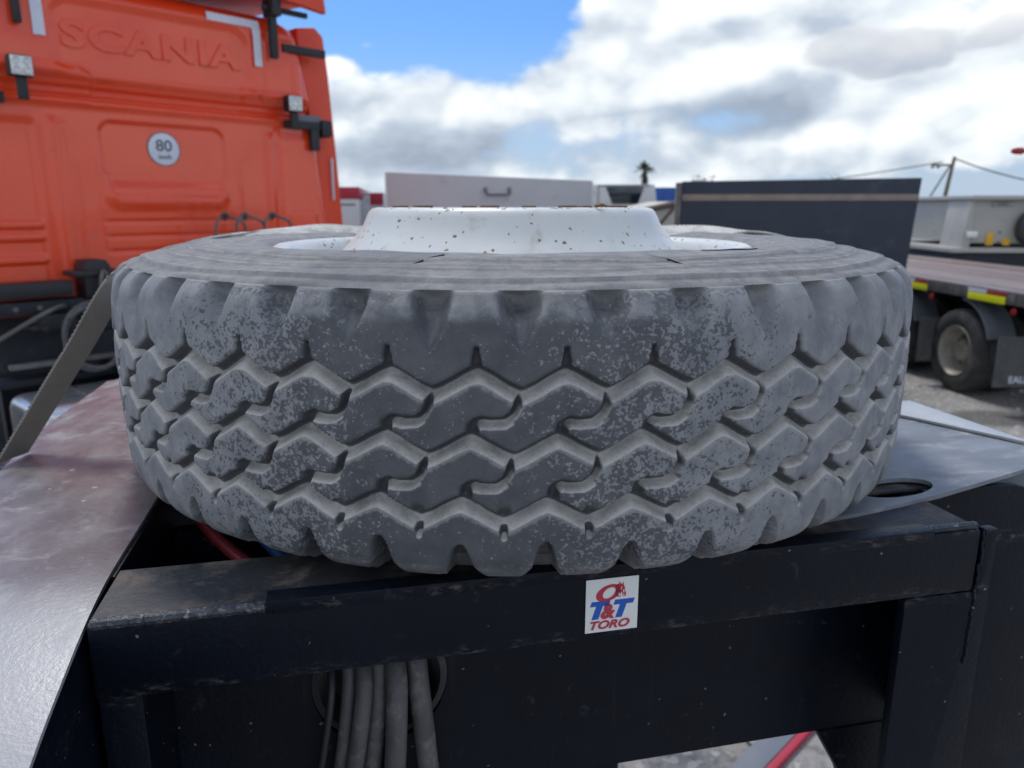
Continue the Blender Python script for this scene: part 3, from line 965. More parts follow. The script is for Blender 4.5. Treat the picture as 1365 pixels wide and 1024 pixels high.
# wheel disc and rim
disc = [(.0, .343), (.12, .343), (.135, .343), (.150, .3445), (.186, .3475), (.198, .3480), (.2055, .3462), (.2105, .3420), (.2135, .336), (.218, .326), (.226, .313),
        (.236, .302), (.247, .291), (.258, .280), (.266, .262), (.270, .235), (.272, .20)]
dm = MB().lathe(disc, 160)
disc_o = dm.build('wheel_disc', 'rim_white', spare, smooth=60)
rust = MB()
# flaking rust on the top edge: uneven low flakes round the crest
for i in range(80):
    a = random.uniform(0, 6.283)
    rr_ = random.uniform(.190, .2065)
    da_ = random.uniform(.006, .035)
    n = 5
    pts_ = []
    for k in range(n):
        q = k / (n - 1)
        w_ = .0010 * math.sin(math.pi * (q * .9 + .05)) * random.uniform(.5, 1.3)
        zz = np.interp(rr_, [.186, .198, .2055, .2105], [.3475, .3480, .3462, .3420])
        pts_.append((a + da_ * q, rr_, w_, zz))
    vs_, fs_ = [], []
    for (aa, r_, w_, zz) in pts_:
        for dr, dz in ((-w_, .0001), (0, .0005), (w_, .0000)):
            z2 = np.interp(r_ + dr, [.186, .198, .2055, .2105], [.3475, .3480, .3462, .3420])
            vs_.append(((r_ + dr) * math.sin(aa), -(r_ + dr) * math.cos(aa), z2 + dz))
    for k in range(n - 1):
        for m_ in range(2):
            fs_.append((k * 3 + m_, k * 3 + m_ + 1, k * 3 + m_ + 4, k * 3 + m_ + 3))
    rust.add(vs_, fs_)
tag(rust.build('rust_flakes', 'rim_rust', spare), kind='stuff')
rimp = [(.272, .16), (.300, .17), (.305, .22), (.312, .250), (.318, .275), (.324, .2885), (.332, .2955), (.340, .2975), (.3455, .2945), (.3475, .288), (.346, .280)]
MB().lathe(rimp, 140).build('rim_flange', 'rim_white', spare, smooth=60)
rimp2 = [(.272, .16), (.300, .15), (.306, .10), (.318, .068), (.332, .047), (.3445, .046), (.3475, .054), (.346, .062)]
MB().lathe(rimp2, 100).build('rim_flange', 'rim_white', spare, smooth=60)
for i in range(10):
    a = rad(36 * i + 10)
    MB().lathe([(.0125, -.002), (.0125, .004), (.0085, .004), (.0085, -.002)], 16, closed=True,
               mat=Matrix.Translation((.165 * math.sin(a), .165 * math.cos(a), .3465))).build('bolt_hole', 'rim_rust', disc_o)
# crumb on the rim edge
cb = MB()
for (dx, dz, sx_, sz_) in ((-.0045, .0022, .004, .0022), (.002, .003, .005, .0028), (.0075, .0018, .003, .0016)):
    cb.lathe([(0, -1), (.7, -.6), (1, 0), (.7, .6), (0, 1)], 9, 'X', mat=Matrix.Translation((dx, 0, dz)) @ Matrix.Diagonal((sx_, sz_, sz_, 1)))
cbo = cb.build('rust_crumb', 'crumb_brown', None)
cbo.location = (.112, 1.15 - .172, BZ + .3476)
tag(cbo, 'small brown crumb lying on the top edge of the white rim', 'crumb')

# ------------------------------------------------------------------ lashing strap
path = [  # world x, y, z above camera level, half-width direction (x,y,z)
    ((.665, 1.39, -.337), (.005, .025, 0)), ((.60, 1.375, -.20), (.004, .025, 0)), ((.533, 1.375, -.075), (.003, .025, .002)), ((.49, 1.375, -.0545), (.0, .025, .0)), ((.42, 1.38, -.0432), (.0, .025, .0)),
    ((.33, 1.385, -.0465), (0, .0215, .012)), ((.15, 1.388, -.0545), (0, .019, .0150)), ((-.08, 1.388, -.0590), (0, .016, .0180)), ((-.26, 1.386, -.0555), (0, .016, .0180)),
    ((-.345, 1.38, -.0465), (.002, .019, .0130)), ((-.42, 1.345, -.0432), (.006, .022, .004)), ((-.483, 1.275, -.0530), (.016, .014, .008)), ((-.525, 1.175, -.0640), (.020, .004, .008)),
    ((-.5535, 1.09, -.086), (.014, .019, .006)), ((-.615, 1.05, -.195), (.011, .022, .003)), ((-.697, .995, -.3405), (.006, .025, .0))]
cen = catmull([p for p, _ in path], 9)
wid = catmull([q for _, q in path], 9)
vs_, fs_ = [], []
L = len(cen)
for i in range(L):
    c0 = cen[i] + Vector((0, 0, H))
    wv = wid[i]
    wv = wv.normalized() * .025
    tg = (cen[min(i + 1, L - 1)] - cen[max(i - 1, 0)]).normalized()
    nn = tg.cross(wv).normalized() * .0012
    if nn.z < 0:
        nn = -nn
    for k, (a, s_) in enumerate(((-1, 1), (-.9, 1.5), (0, 1.1), (.9, 1.5), (1, 1), (1, -1), (0, -1), (-1, -1))):
        vs_.append(c0 + wv * a + nn * s_)
for i in range(L - 1):
    for k in range(8):
        fs_.append((i * 8 + k, i * 8 + (k + 1) % 8, i * 8 + 8 + (k + 1) % 8, i * 8 + 8 + k))
fs_ += [tuple(range(8)), tuple((L - 1) * 8 + k for k in range(8))]
stp = thing('lashing_strap', (0, 0, 0), 0, 'off-white woven lashing strap pulled over the tyre and down to the left mudguard', 'strap')
MB().add(vs_, fs_).build('webbing', 'strap_web', stp, smooth=60)
# woven ribs and stitched edge of the webbing
rb = MB()
acc = 0
fine = catmull([p for p, _ in path], 60)
finew = catmull([q for _, q in path], 60)
lastp = fine[0]
for i in range(1, len(fine)):
    acc += (fine[i] - lastp).length
    lastp = fine[i]
    if acc < .0052:
        continue
    acc = 0
    wv = finew[i].normalized() * .025
    tg = (fine[min(i + 1, len(fine) - 1)] - fine[i - 1]).normalized()
    nn = tg.cross(wv).normalized()
    if nn.z < 0:
        nn = -nn
    c0 = fine[i] + Vector((0, 0, H))
    for a0, a1 in ((-1.03, -.86), (-.7, -.1), (.1, .7), (.86, 1.03)):
        p = [c0 + wv * a0 - tg * .0015, c0 + wv * a1 - tg * .0015, c0 + wv * a1 + tg * .0015, c0 + wv * a0 + tg * .0015]
        q = [x_ + nn * .0022 for x_ in p]
        rb.add([x_ + nn * .0006 for x_ in p] + q, [(4, 5, 6, 7), (0, 1, 5, 4), (1, 2, 6, 5), (2, 3, 7, 6), (3, 0, 4, 7)])
tag(rb.build('weave', 'strap_web', stp, smooth=0), kind='stuff')
MB().box(-.735, -.655, .945, 1.02, H - .352, H - .349).build('hook_plate', 'frame_black', stp, .001)

# ------------------------------------------------------------------ orange truck
PX, PY = .6743, .7385
truck = thing('orange_truck', (-2.227, 5.0, 0), math.atan2(PY, PX), 'bright orange truck cab seen from behind, with SCANIA embossed on its back wall', 'truck')
NX, NZ = 330, 260
zz = np.linspace(-.50, 1.275, NZ)
ref_z = [-.5, -.137, .412, 1.025, 1.20, 1.275]
SEAM = .045
tr = np.interp(zz, ref_z, [1.285, 1.272, 1.205, 1.085, 1.03, .95])
tl = .09 - tr
uu = np.linspace(0, 1, NX)
T = tl[:, None] + (tr - tl)[:, None] * uu[None]
ZZ = np.repeat(zz[:, None], NX, 1)


def rbox(t_, z_, t0, t1, z0, z1, r_):
    qx = np.abs(t_ - (t0 + t1) / 2) - (t1 - t0) / 2 + r_
    qz = np.abs(z_ - (z0 + z1) / 2) - (z1 - z0) / 2 + r_
    return np.hypot(np.maximum(qx, 0), np.maximum(qz, 0)) + np.minimum(np.maximum(qx, qz), 0) - r_


D_ = np.zeros_like(T)                        # displacement towards the viewer (metres)
D_ += .045 * ss(.66, .76, ZZ)                # upper part stands proud
D_ += -.03 * ss(.745, .655, ZZ) * ss(.595, .655, ZZ)
D_ += .018 * np.exp(-((ZZ - .685) / .016) ** 2) + .012 * np.exp(-((ZZ - .648) / .010) ** 2) - .020 * np.exp(-((ZZ - .620) / .009) ** 2)
D_ += .014 * np.exp(-((ZZ - .588) / .02) ** 2)
# lettering field and shoulders
f1 = rbox(T, ZZ, -.58, .61, .74, 1.14, .12)
D_ += -.016 * ss(.03, -.03, f1)
f2 = rbox(T, ZZ, .66, 1.0, .70, 1.17, .06)
D_ += .012 * ss(.012, -.012, f2) - .010 * np.exp(-((f2 + .06) / .012) ** 2)
f3 = rbox(T, ZZ, -.92, -.40, .58, .775, .07)
D_ += .025 * ss(.03, -.02, f3) * ss(.56, .66, ZZ)
f3 = rbox(T, ZZ, .56, 1.0, .60, .765, .05)
D_ += .020 * ss(.02, -.02, f3) * ss(.60, .68, ZZ)
# number panel: recess with slanted lower corners
tap = .05 * (.49 - ZZ) / .35
f4 = rbox(T, ZZ, -.375, .405, .03, .50, .07) + np.where(ZZ < .2, tap * .6, 0)
D_ += -.016 * ss(.012, -.012, f4)
f5 = rbox(T, ZZ, -.375, .405, -.02, .15, .08)
D_ += .020 * ss(.02, -.05, f5)
# side posts and lower grooves
D_ += .020 * np.exp(-((T + .62) / .05) ** 2) * ss(.52, .45, ZZ) - .012 * ss(-.70, -.76, T) * ss(.5, .45, ZZ)
D_ += .016 * np.exp(-((T - .74) / .035) ** 2) * ss(.52, .45, ZZ) + .014 * ss(.80, .84, T) * ss(.52, .46, ZZ)
for zg in (-.09, -.18, -.27):
    D_ += -.012 * np.exp(-((ZZ - zg) / .010) ** 2) * ss(-.42, -.36, T) * ss(.62, .55, T)
for zg in (-.10, -.17, -.30):
    f6 = rbox(T, ZZ, -1.05, -.74, zg - .022, zg + .022, .015)
    D_ += .014 * ss(.010, -.010, f6)
f6 = rbox(T, ZZ, .87, 1.10, -.15, -.03, .03)
D_ += .012 * ss(.012, -.012, f6)
for tg_, aa in ((-.53, .008), (-.40, .006), (.50, .008)):
    D_ += aa * np.exp(-((T - tg_) / .012) ** 2) * ss(.35, .25, ZZ) * ss(-.4, -.1, ZZ)
# general crown of the pressing and rounded rim
ed = np.minimum(T - tl[:, None], tr[:, None] - T)
D_ += -.13 * (1 - np.clip(ed / .13, 0, 1)) ** 2.4
D_ += -.12 * np.clip((ZZ - 1.16) / .115, 0, 1) ** 2
D_ += .02 * np.sin(np.clip((T + 1.2) / 2.4, 0, 1) * math.pi) + .006 * np.sin(T * 3.1 + 1) * np.cos(ZZ * 4)
vs_ = np.stack([T, -D_, ZZ + H], -1).reshape(-1, 3)
i0 = np.arange(NZ - 1)[:, None] * NX
j0 = np.arange(NX - 1)[None]
q_ = np.stack([i0 + j0, i0 + j0 + 1, i0 + NX + j0 + 1, i0 + NX + j0], -1).reshape(-1, 4)
me = grid_mesh('back_wall', vs_, q_, np.ones((len(vs_), 4)))
cabw = link('back_wall', me, 'orange_paint', truck)


def wall_y(t_, z_):
    i = int(np.clip(np.searchsorted(zz, z_), 0, NZ - 1))
    return -float(np.interp(t_, T[i], D_[i]))


# body of the cab behind the wall
bd = MB()
secs = [(z_, float(np.interp(z_, ref_z, [1.235, 1.225, 1.162, 1.047, 1.0, .93]))) for z_ in (-.50, -.137, .412, 1.025, 1.20, 1.27)]
vs_, fs_ = [], []
for y_ in (.14, 2.05):
    for z_, r_ in secs:
        vs_ += [(.09 - r_ + .006, y_, z_ + H), (r_ - .006, y_, z_ + H)]
for q in (0, 12):
    for i in range(5):
        fs_.append((q + 2 * i, q + 2 * i + 1, q + 2 * i + 3, q + 2 * i + 2))
for i in range(5):
    for s_ in (0, 1):
        fs_.append((2 * i + s_, 2 * i + 2 + s_, 14 + 2 * i + s_, 12 + 2 * i + s_))
fs_ += [(0, 1, 13, 12), (10, 11, 23, 22)]
bd.add(vs_, fs_).build('cab_body', 'orange_trim', truck, .02)
MB().box(-1.12, 1.21, -.035, .30, H - .62, H - .49).build('cab_floor', 'orange_trim', truck, .03)
# roof fairing and side fairing
pts = [(.62, 1.36), (.76, 1.30), (.93, 1.305), (1.19, 1.32), (1.255, 1.30), (1.20, 1.62), (.70, 1.75)]
rf = MB()
rf.prism([(-.99, 1.34), (1.05, 1.34), (.98, 1.80), (-.92, 1.80)], lambda a, b_: (a, -.18, H + b_), lambda a, b_: (a, 1.7, H + b_ + .12))
rfo = rf.build('roof_fairing', 'orange_trim', truck, .05)
MB().prism([(.80, 1.335), (1.13, 1.30), (1.09, 1.62), (1.0, 1.80), (.82, 1.80)], lambda a, b_: (a, -.24, H + b_), lambda a, b_: (a, -.185, H + b_)).build('fairing_end', 'orange_trim', rfo, .02)
pts = [(1.06, 1.25), (1.10, .9), (1.17, .40), (1.22, -.14), (1.22, -.48), (1.395, -.48), (1.382, -.14), (1.352, .40), (1.315, .95), (1.285, 1.22), (1.22, 1.275)]
MB().prism(pts, lambda a, b_: (a, .05, H + b_), lambda a, b_: (a + .02, .42, H + b_)).build('side_fairing', 'orange_trim', truck, .014)
MB().box(1.285, 1.297, .02, .049, H + .05, H + .36).build('fairing_seam', 'tape_white', truck, .003)
# embossed name
me = text_mesh('SCANIA', .195, .007, .0035, .0055, 0, 1.42, 1.13)
tx = link('lettering', me, 'orange_paint', cabw, (.0, wall_y(0, .95) - .001, H + .952), (rad(90), 0, 0))
me.polygons.foreach_set('use_smooth', [True] * len(me.polygons))
me.set_sharp_from_angle(angle=rad(50))
# reflective tape corners
for nm, bx in (('tape', (-.675, -.615, .925, 1.20)), ('tape', (-.675, -.30, 1.195, 1.245)), ('tape', (.335, .70, 1.165, 1.215)), ('tape', (.645, .70, .925, 1.166))):
    t0, t1, z0, z1 = bx
    mb = MB()
    n = 24
    vs_ = []
    hor = (t1 - t0) > (z1 - z0)
    for i in range(n + 1):
        q = i / n
        for s_ in (0, 1):
            a, b_ = (t0 + (t1 - t0) * q, z0 + (z1 - z0) * s_) if hor else (t0 + (t1 - t0) * s_, z0 + (z1 - z0) * q)
            yy_ = min(wall_y(a, b_), wall_y((t0 + t1) / 2 if not hor else a, b_ if not hor else (z0 + z1) / 2)) - .006
            vs_ += [(a, yy_ - .003, H + b_), (a, yy_, H + b_)]
    fs_ = []
    for i in range(n):
        k = i * 4
        fs_ += [(k, k + 2, k + 6, k + 4), (k + 1, k + 5, k + 7, k + 3), (k, k + 4, k + 5, k + 1), (k + 2, k + 3, k + 7, k + 6)]
    fs_ += [(0, 1, 3, 2), (n * 4, n * 4 + 2, n * 4 + 3, n * 4 + 1)]
    mb.add(vs_, fs_).build('reflective_tape', 'tape_white', cabw)
# speed disc
sy = wall_y(0, .355) - .003
sg = MB().lathe([(0, .004), (.094, .004), (.098, .002), (.098, -.004), (0, -.004)], 48, mat=Matrix.Translation((.003, sy, H + .356)) @ Matrix.Rotation(rad(90), 4, 'X')).build('speed_disc', 'tape_white', truck)
tag(sg, 'round white disc reading 80 km/h')
MB().lathe([(.098, .003), (.103, .003), (.103, -.004), (.098, -.004)], 48, closed=True, mat=Matrix.Translation((.003, sy, H + .356)) @ Matrix.Rotation(rad(90), 4, 'X')).build('disc_border', 'sign_dark', sg)
link('numeral', text_mesh('80', .098, .0008, 0, .0012, 0, 1.08), 'sign_dark', sg, (.003, sy - .0052, H + .374), (rad(90), 0, 0))
link('lettering', text_mesh('km/h', .038, .0008, 0, .0006, 0, 1.1), 'sign_dark', sg, (.006, sy - .0052, H + .308), (rad(90), 0, 0))
# work lamps
for tL, zL in ((-.79, .735), (.885, .700)):
    yb = wall_y(tL, zL) - .06
    lp = MB().box(tL - .058, tL + .058, yb - .05, yb + .02, H + zL - .055, H + zL + .055).build('work_lamp', 'black_plastic', truck, .012)
    MB().box(tL - .051, tL + .051, yb - .056, yb - .049, H + zL - .048, H + zL + .048).build('lens', 'lamp_lens', lp, .006)
    for dx in (-.025, .025):
        for dz in (-.023, .023):
            MB().lathe([(0, 0), (.008, -.002), (.018, .006), (.020, .004), (.0205, 0)], 12, mat=Matrix.Translation((tL + dx, yb - .058, H + zL + dz)) @ Matrix.Rotation(rad(90), 4, 'X')).build('led_cell', 'lamp_lens', lp)
    MB().box(tL - .026, tL + .026, yb - .03, yb + .0, H + zL - .17, H + zL - .054).build('bracket', 'black_plastic', lp, .008)
bk = MB().box(.86, 1.19, -.06, -.03, H + .545, H + .60).build('lamp_arm', 'black_plastic', truck, .006)
MB().box(1.06, 1.13, -.07, -.035, H + .40, H + .55).build('lamp_arm', 'black_plastic', truck, .008)
MB().box(1.15, 1.24, -.08, .05, H + .50, H + .62).build('lamp_arm', 'black_plastic', truck, .02)
MB().box(-1.02, -.86, -.08, -.04, H + .55, H + .61).build('lamp_arm', 'black_plastic', truck, .006)
MB().box(.97, 1.16, -.055, -.03, H + .60, H + .645).build('hinge_strap', 'fender_grey', truck, .004)
# aerial poles and roof bracket
MB().box(.735, .785, -.16, -.11, H + .98, H + 1.60).build('aerial_pole', 'black_plastic', truck, .008)
MB().box(.735, .80, -.20, -.06, H + 1.24, H + 1.36).build('pole_clamp', 'black_plastic', truck, .012)
MB().box(.70, 1.04, -.14, -.11, H + 1.275, H + 1.31).build('roof_bracket', 'black_plastic', truck, .006)
MB().box(.865, 1.21, -.085, -.045, H + 1.045, H + 1.10).build('grab_bar', 'black_plastic', truck, .008)
MB().box(-.775, -.735, -.12, -.08, H + .965, H + 1.60).build('aerial_pole', 'black_plastic', truck, .006)
# cab mount, chassis
cm = MB().prism([(-.62, -.52), (-.47, -.52), (-.47, -.34), (-.49, -.305), (-.60, -.305), (-.62, -.34)], lambda a, b_: (a, -.20, H + b_), lambda a, b_: (a, -.04, H + b_)).build('cab_mount', 'black_plastic', truck, .01)
MB().box(-.69, -.41, -.24, -.05, H - .395, H - .365).build('flange', 'black_plastic', cm, .008)
MB().tube(catmull([(-.56, -.26, H - .52), (-.555, -.27, H - .42), (-.535, -.27, H - .365), (-.515, -.265, H - .42), (-.50, -.25, H - .55), (-.495, -.25, H - .95)], 6), .011, 8).build('hose', 'rail_grey', cm)
MB().box(-1.08, -.68, -.20, -.05, H - .50, H - .415).build('air_intake', 'black_plastic', truck, .02)
MB().box(-1.20, -.40, -.16, .2, H - .60, H - .52).build('cross_tube', 'dark_chassis', truck, .02)
MB().tube([(-.98, -.18, H - .66), (-.7, -.18, H - .69), (-.3, -.18, H - .72)], .018, 10).build('air_pipe', 'dark_chassis', truck)
for tx_ in (-.40, .40):
    MB().box(tx_ - .04, tx_ + .04, -3.4, 1.9, H - 1.20, H - .92).build('chassis_rail', 'dark_chassis', truck, .006)
MB().box(-1.05, 1.05, .12, .20, H - 1.6, H - .60).build('engine_screen', 'dark_chassis', truck, .01)
MB().box(-1.10, -.30, -.08, .10, H - 1.02, H - .98).build('walkway', 'dark_chassis', truck, .004)
MB().box(-1.30, -1.15, -.30, .10, H - 1.50, H - 1.03).build('battery_box', 'dark_chassis', truck, .03)
# hose coil
cl = []
for k in range(80):
    a = k / 79 * 6.283 * 2.2 + 1.2
    r_ = .165 + .010 * math.sin(a * 1.7)
    cl.append((-.64 + r_ * math.cos(a), -.30 - .012 * k / 79 * 3 - .02 * math.sin(a), H - .735 + r_ * 1.15 * math.sin(a)))
MB().tube(cl, .0145, 9).build('hose_coil', 'hose_rubber', truck)
MB().box(-.66, -.62, -.40, -.10, H - .60, H - .565).build('coil_hook', 'dark_chassis', truck, .004)
MB().tube(catmull([(-1.10, -.12, H - .74), (-.95, -.20, H - .64), (-.84, -.22, H - .58), (-.74, -.16, H - .56), (-.66, -.10, H - .60)], 6), .013, 8).build('air_line', 'rail_grey', truck)
MB().tube(catmull([(-.52, -.26, H - .60), (-.50, -.30, H - .78), (-.47, -.28, H - .95), (-.40, -.2, H - 1.0)], 6), .012, 8).build('air_line', 'rail_grey', truck)
MB().tube(catmull([(-.49, -.26, H - .60), (-.465, -.30, H - .80), (-.44, -.28, H - .97), (-.36, -.2, H - 1.0)], 6), .012, 8).build('air_line', 'rail_grey', truck)
MB().box(-.86, -.68, -.19, -.02, H - .70, H - .60).build('valve_block', 'black_plastic', truck, .012)
MB().box(-1.05, -.35, -.17, -.12, H - .90, H - .87).build('step_rail', 'rail_grey', truck, .008)
for bx in (-.98, -.86, -.74):
    MB().lathe([(0, -.012), (.016, -.012), (.016, 0), (0, 0)], 6, mat=Matrix.Translation((bx, -.162, H - .56)) @ Matrix.Rotation(rad(90), 4, 'X')).build('bolt', 'rail_grey', truck)
# fuel tank
tk = MB().box(-1.09, -.10, -.66, -.12, H - 1.62, H - 1.03)
tko = tk.build('fuel_tank', 'alu_tank', truck, .10, seg=5)
MB().box(-.80, -.75, -.666, -.114, H - 1.625, H - 1.024).build('tank_band', 'rail_grey', tko, .05, seg=4)
# curly cables
for k, (t0, sp_) in enumerate(((.16, 0), (.30, .05), (.50, .1))):
    ph = [(t0 + .02 * j + .05 * math.sin(j * .9), -.28 - .03 * math.cos(j * 1.7), H - .105 + .055 * math.sin(math.pi * j / 8) + .018 * math.sin(j * 2.2)) for j in range(9)]
    MB().tube(catmull([(ph[0][0], -.25, H - .30)] + ph + [(ph[-1][0] + .02, -.25, H - .30)], 5), .0095, 7).build('curly_cable', 'rail_grey', truck)
MB().box(.02, .70, -.30, -.22, H - .34, H - .26).build('cable_bracket', 'black_plastic', truck, .01)


def wheel(parent, loc, rz, R=.48, wd=.29, name='wheel', dish=.10, mats=('tyre_far', 'rim_far')):
    """axis along local X, outer face towards -X"""
    e = MB().lathe([(R * .60, -wd / 2 + .02), (R * .70, -wd / 2), (R * .93, -wd / 2 + .012), (R * .985, -wd / 2 + .035), (R, -wd / 2 + .07), (R, -.04), (R * .985, -.03), (R, -.02), (R, .05), (R * .985, .06), (R, .07),
                    (R, wd / 2 - .07), (R * .985, wd / 2 - .035), (R * .93, wd / 2 - .012), (R * .60, wd / 2)], 40, 'X').build(name, mats[0], parent, smooth=40, loc=loc, rot=(0, 0, rz))
    MB().lathe([(R * .61, -wd / 2 + .015), (R * .60, -wd / 2 + .005), (R * .575, -wd / 2 + .02), (R * .54, -wd / 2 + .06), (R * .50, -wd / 2 + dish), (R * .40, -wd / 2 + dish + .03), (R * .28, -wd / 2 + dish + .02), (R * .26, -wd / 2 + dish - .02),
                (R * .22, -wd / 2 + dish - .05), (0, -wd / 2 + dish - .055)], 32, 'X').build('rim', mats[1], e, smooth=40)
    mb = MB()
    for k in range(10):
        a = 2 * math.pi * k / 10
        mb.lathe([(0, -.03), (.014, -.03), (.014, 0), (0, 0)], 6, 'X', mat=Matrix.Translation((-wd / 2 + dish + .03, R * .335 * math.cos(a), R * .335 * math.sin(a))))
    tag(mb.build('wheel_nuts', 'rail_grey', e), kind='stuff')
    return e


for tx_, ty_, rz in ((-1.0, .9, 0), (1.0, .9, math.pi), (-.95, -2.6, 0), (.95, -2.6, math.pi)):
    wheel(truck, (tx_, ty_, .50), rz, .50, .30)

# ------------------------------------------------------------------ flatbed trailer on the right
fb = thing('flatbed_trailer', (5.10, 8.5, 0), rad(3.2), 'flatbed trailer with worn wooden deck and yellow reflectors along its side rail', 'trailer')
DZ = H - .86
plank0 = None
for k in range(12):
    x0 = .06 + k * .2
    y0 = -1.75 + random.uniform(-.02, .02)
    if plank0 is None:
        plank0 = MB().box(-.096, .096, -1.75, 8.0, -.035, 0).build('plank', 'deck_wood', fb, .006, loc=(x0 + .1, 0, DZ))
    else:
        share(plank0, fb, (x0 + .1, random.uniform(-.03, .03), DZ + random.uniform(-.006, .006)))
MB().box(0, .055, -1.75, 8.0, DZ - .13, DZ + .004).build('side_rail', 'rail_grey', fb, .006)
MB().box(2.46, 2.52, -1.75, 8.0, DZ - .13, DZ + .004).build('side_rail', 'rail_grey', fb, .006)
for k in range(13):
    MB().box(-.012, -.001, -1.6 + k * .75, -1.55 + k * .75, DZ - .12, DZ - .01).build('stake_pocket', 'rail_grey', fb, .003)
for yr, ln in ((2.20, .75), (.92, .55), (-.42, .60)):
    rp = MB().box(-.022, -.014, yr - ln / 2, yr + ln / 2, DZ - .135, DZ - .055).build('reflector', 'reflector_yellow', fb, .004)
    MB().box(-.022, -.014, yr, yr + ln / 2, DZ - .054, DZ - .012).build('white_strip', 'tape_white', rp, .002)
    MB().box(-.022, -.014, yr - ln / 2, yr - .003, DZ - .054, DZ - .012).build('red_strip', 'red_paint', rp, .002)
for yr in (.55, -.85, 1.9):
    MB().lathe([(0, -.02), (.03, -.018), (.035, 0), (0, 0)], 12, 'X', mat=Matrix.Translation((-.002, yr, DZ - .19))).build('marker_lamp', 'red_lens', fb)
for xr in (.75, 1.75):
    MB().box(xr - .06, xr + .06, -1.7, 7.9, DZ - .50, DZ - .04).build('chassis_beam', 'dark_chassis', fb, .008)
for k in range(9):
    MB().box(.06, 2.46, -1.6 + k * 1.1, -1.5 + k * 1.1, DZ - .16, DZ - .04).build('cross_member', 'dark_chassis', fb, .004)
for yw in (.05, 1.42, 2.8):
    wheel(fb, (.16, yw, .48), 0, .48, .29, dish=.13)
    wheel(fb, (.50, yw, .48), 0, .48, .28, dish=.1)
    wheel(fb, (2.36, yw, .48), math.pi, .48, .29, dish=.1)
    MB().box(.3, 2.2, yw - .06, yw + .06, .42, .54).build('axle', 'dark_chassis', fb, .02)
for yw in (.05, 1.42):
    ar, pts = .60, []
    arc = [rad(q) for q in range(20, 85, 8)]
    o_ = [(yw - ar * math.cos(a), .50 + ar * math.sin(a)) for a in arc]
    i_ = [(yw - (ar - .02) * math.cos(a), .50 + (ar - .02) * math.sin(a)) for a in arc[::-1]]
    MB().prism(o_ + i_, lambda a, b_: (.01, a, b_), lambda a, b_: (.33, a, b_)).build('fender', 'fender_grey', fb, 0)
    fl = MB().box(-.16, .52, yw - .96, yw - .945, H - 1.83, H - 1.30).build('mudflap', 'flap_rubber', fb, .004)
    if yw < 1:
        link('lettering', text_mesh('EALIOS', .10, .002, 0, .002, 0, 1.0), 'tape_white', fl, (.16, yw - .963, H - 1.755), (rad(90), 0, 0))
MB().box(.2, 2.4, 3.6, 3.64, .15, DZ - .3).build('toolbox', 'dark_chassis', fb, .01)


# ------------------------------------------------------------------ other vehicles of the yard
def place(name, x, y, rz, label, cat, group=None):
    return thing(name, (x, y, 0), rad(rz), label, cat, group)


# dark tipper body
t_ = place('dark_tipper_trailer', 2.70, 7.32, -5.5, 'dark navy tipper trailer with a tan stripe across its tall tail wall', 'trailer')
MB().prism([(-1.078, H - .95), (1.045, H - .95), (1.115, H + .262), (-1.078, H + .235)], lambda a, b_: (a, 0, b_), lambda a, b_: (a, .05, b_)).build('tail_wall', 'navy_paint', t_, .01)
MB().box(-1.07, 1.09, -.012, -.001, H + .055, H + .115).build('stripe', 'stripe_tan', t_, .002)
MB().box(-1.128, -1.080, -.02, .10, H - .95, H + .225).build('corner_post', 'rail_grey', t_, .008)
MB().box(-.62, 1.03, .052, 3.0, H - .90, H + .18).build('load_body', 'navy_paint', t_, .02)
for sx_ in (-.5, .5):
    MB().box(sx_ - .06, sx_ + .06, .1, 2.9, H - 1.25, H - .91).build('chassis_beam', 'dark_chassis', t_, .01)
for sx_, rz in ((-.92, 0), (.92, math.pi)):
    for yy in (1.0, 2.3):
        wheel(t_, (sx_, yy, .50), rz, .50, .30)
MB().box(-.7, .7, .5, .55, .35, H - 1.1).build('rear_underrun', 'dark_chassis', t_, .01)

# white box trailer with a handle
t_ = place('white_box_trailer', -.165, 8.72, 8.5, 'plain white box trailer with a grey handle on its wall', 'trailer')
MB().prism([(-1.24, .95), (1.10, .95), (1.10, H + .290), (-1.24, H + .372)], lambda a, b_: (a, 0, b_), lambda a, b_: (a, 5.0, b_)).build('box_body', 'white_paint', t_, .012)
hd = MB().tube(catmull([(-.135, -.005, H + .185), (-.135, -.06, H + .18), (-.12, -.065, H + .135), (0, -.065, H + .13), (.12, -.065, H + .135), (.135, -.06, H + .18), (.135, -.005, H + .185)], 5), .014, 8).build('handle', 'badge_grey', t_)
MB().box(-.155, -.115, -.012, 0, H + .16, H + .21).build('handle_foot', 'badge_grey', hd, .003)
MB().box(.115, .155, -.012, 0, H + .16, H + .21).build('handle_foot', 'badge_grey', hd, .003)
for a, b_, hh in ((-1.245, -1.22, .36), (1.085, 1.105, .28)):
    MB().box(a, b_, -.008, .02, .95, H + hh).build('corner_trim', 'offwhite_paint', t_, .004)
for sx_, rz in ((-1.05, 0), (1.05, math.pi)):
    wheel(t_, (sx_, 3.2, .45), rz, .45, .28)
    wheel(t_, (sx_, 1.2, .45), rz, .45, .28)
MB().box(-.5, .5, .1, 4.9, .70, .945).build('chassis', 'dark_chassis', t_, .02)


def box_truck(t_, w_, ln, z0, z1, mat, wheels=True):
    b_ = MB().box(-w_ / 2, w_ / 2, 0, ln, z0, z1).build('box_body', mat, t_, .02)
    MB().box(-w_ / 2 + .2, w_ / 2 - .2, .1, ln - .1, z0 - .3, z0 - .003).build('chassis', 'dark_chassis', t_, .02)
    if wheels:
        for sx_, rz in ((-w_ / 2 + .2, 0), (w_ / 2 - .2, math.pi)):
            for yy in (.8, ln - .9):
                wheel(t_, (sx_, yy, .46), rz, .46, .28)
    return b_


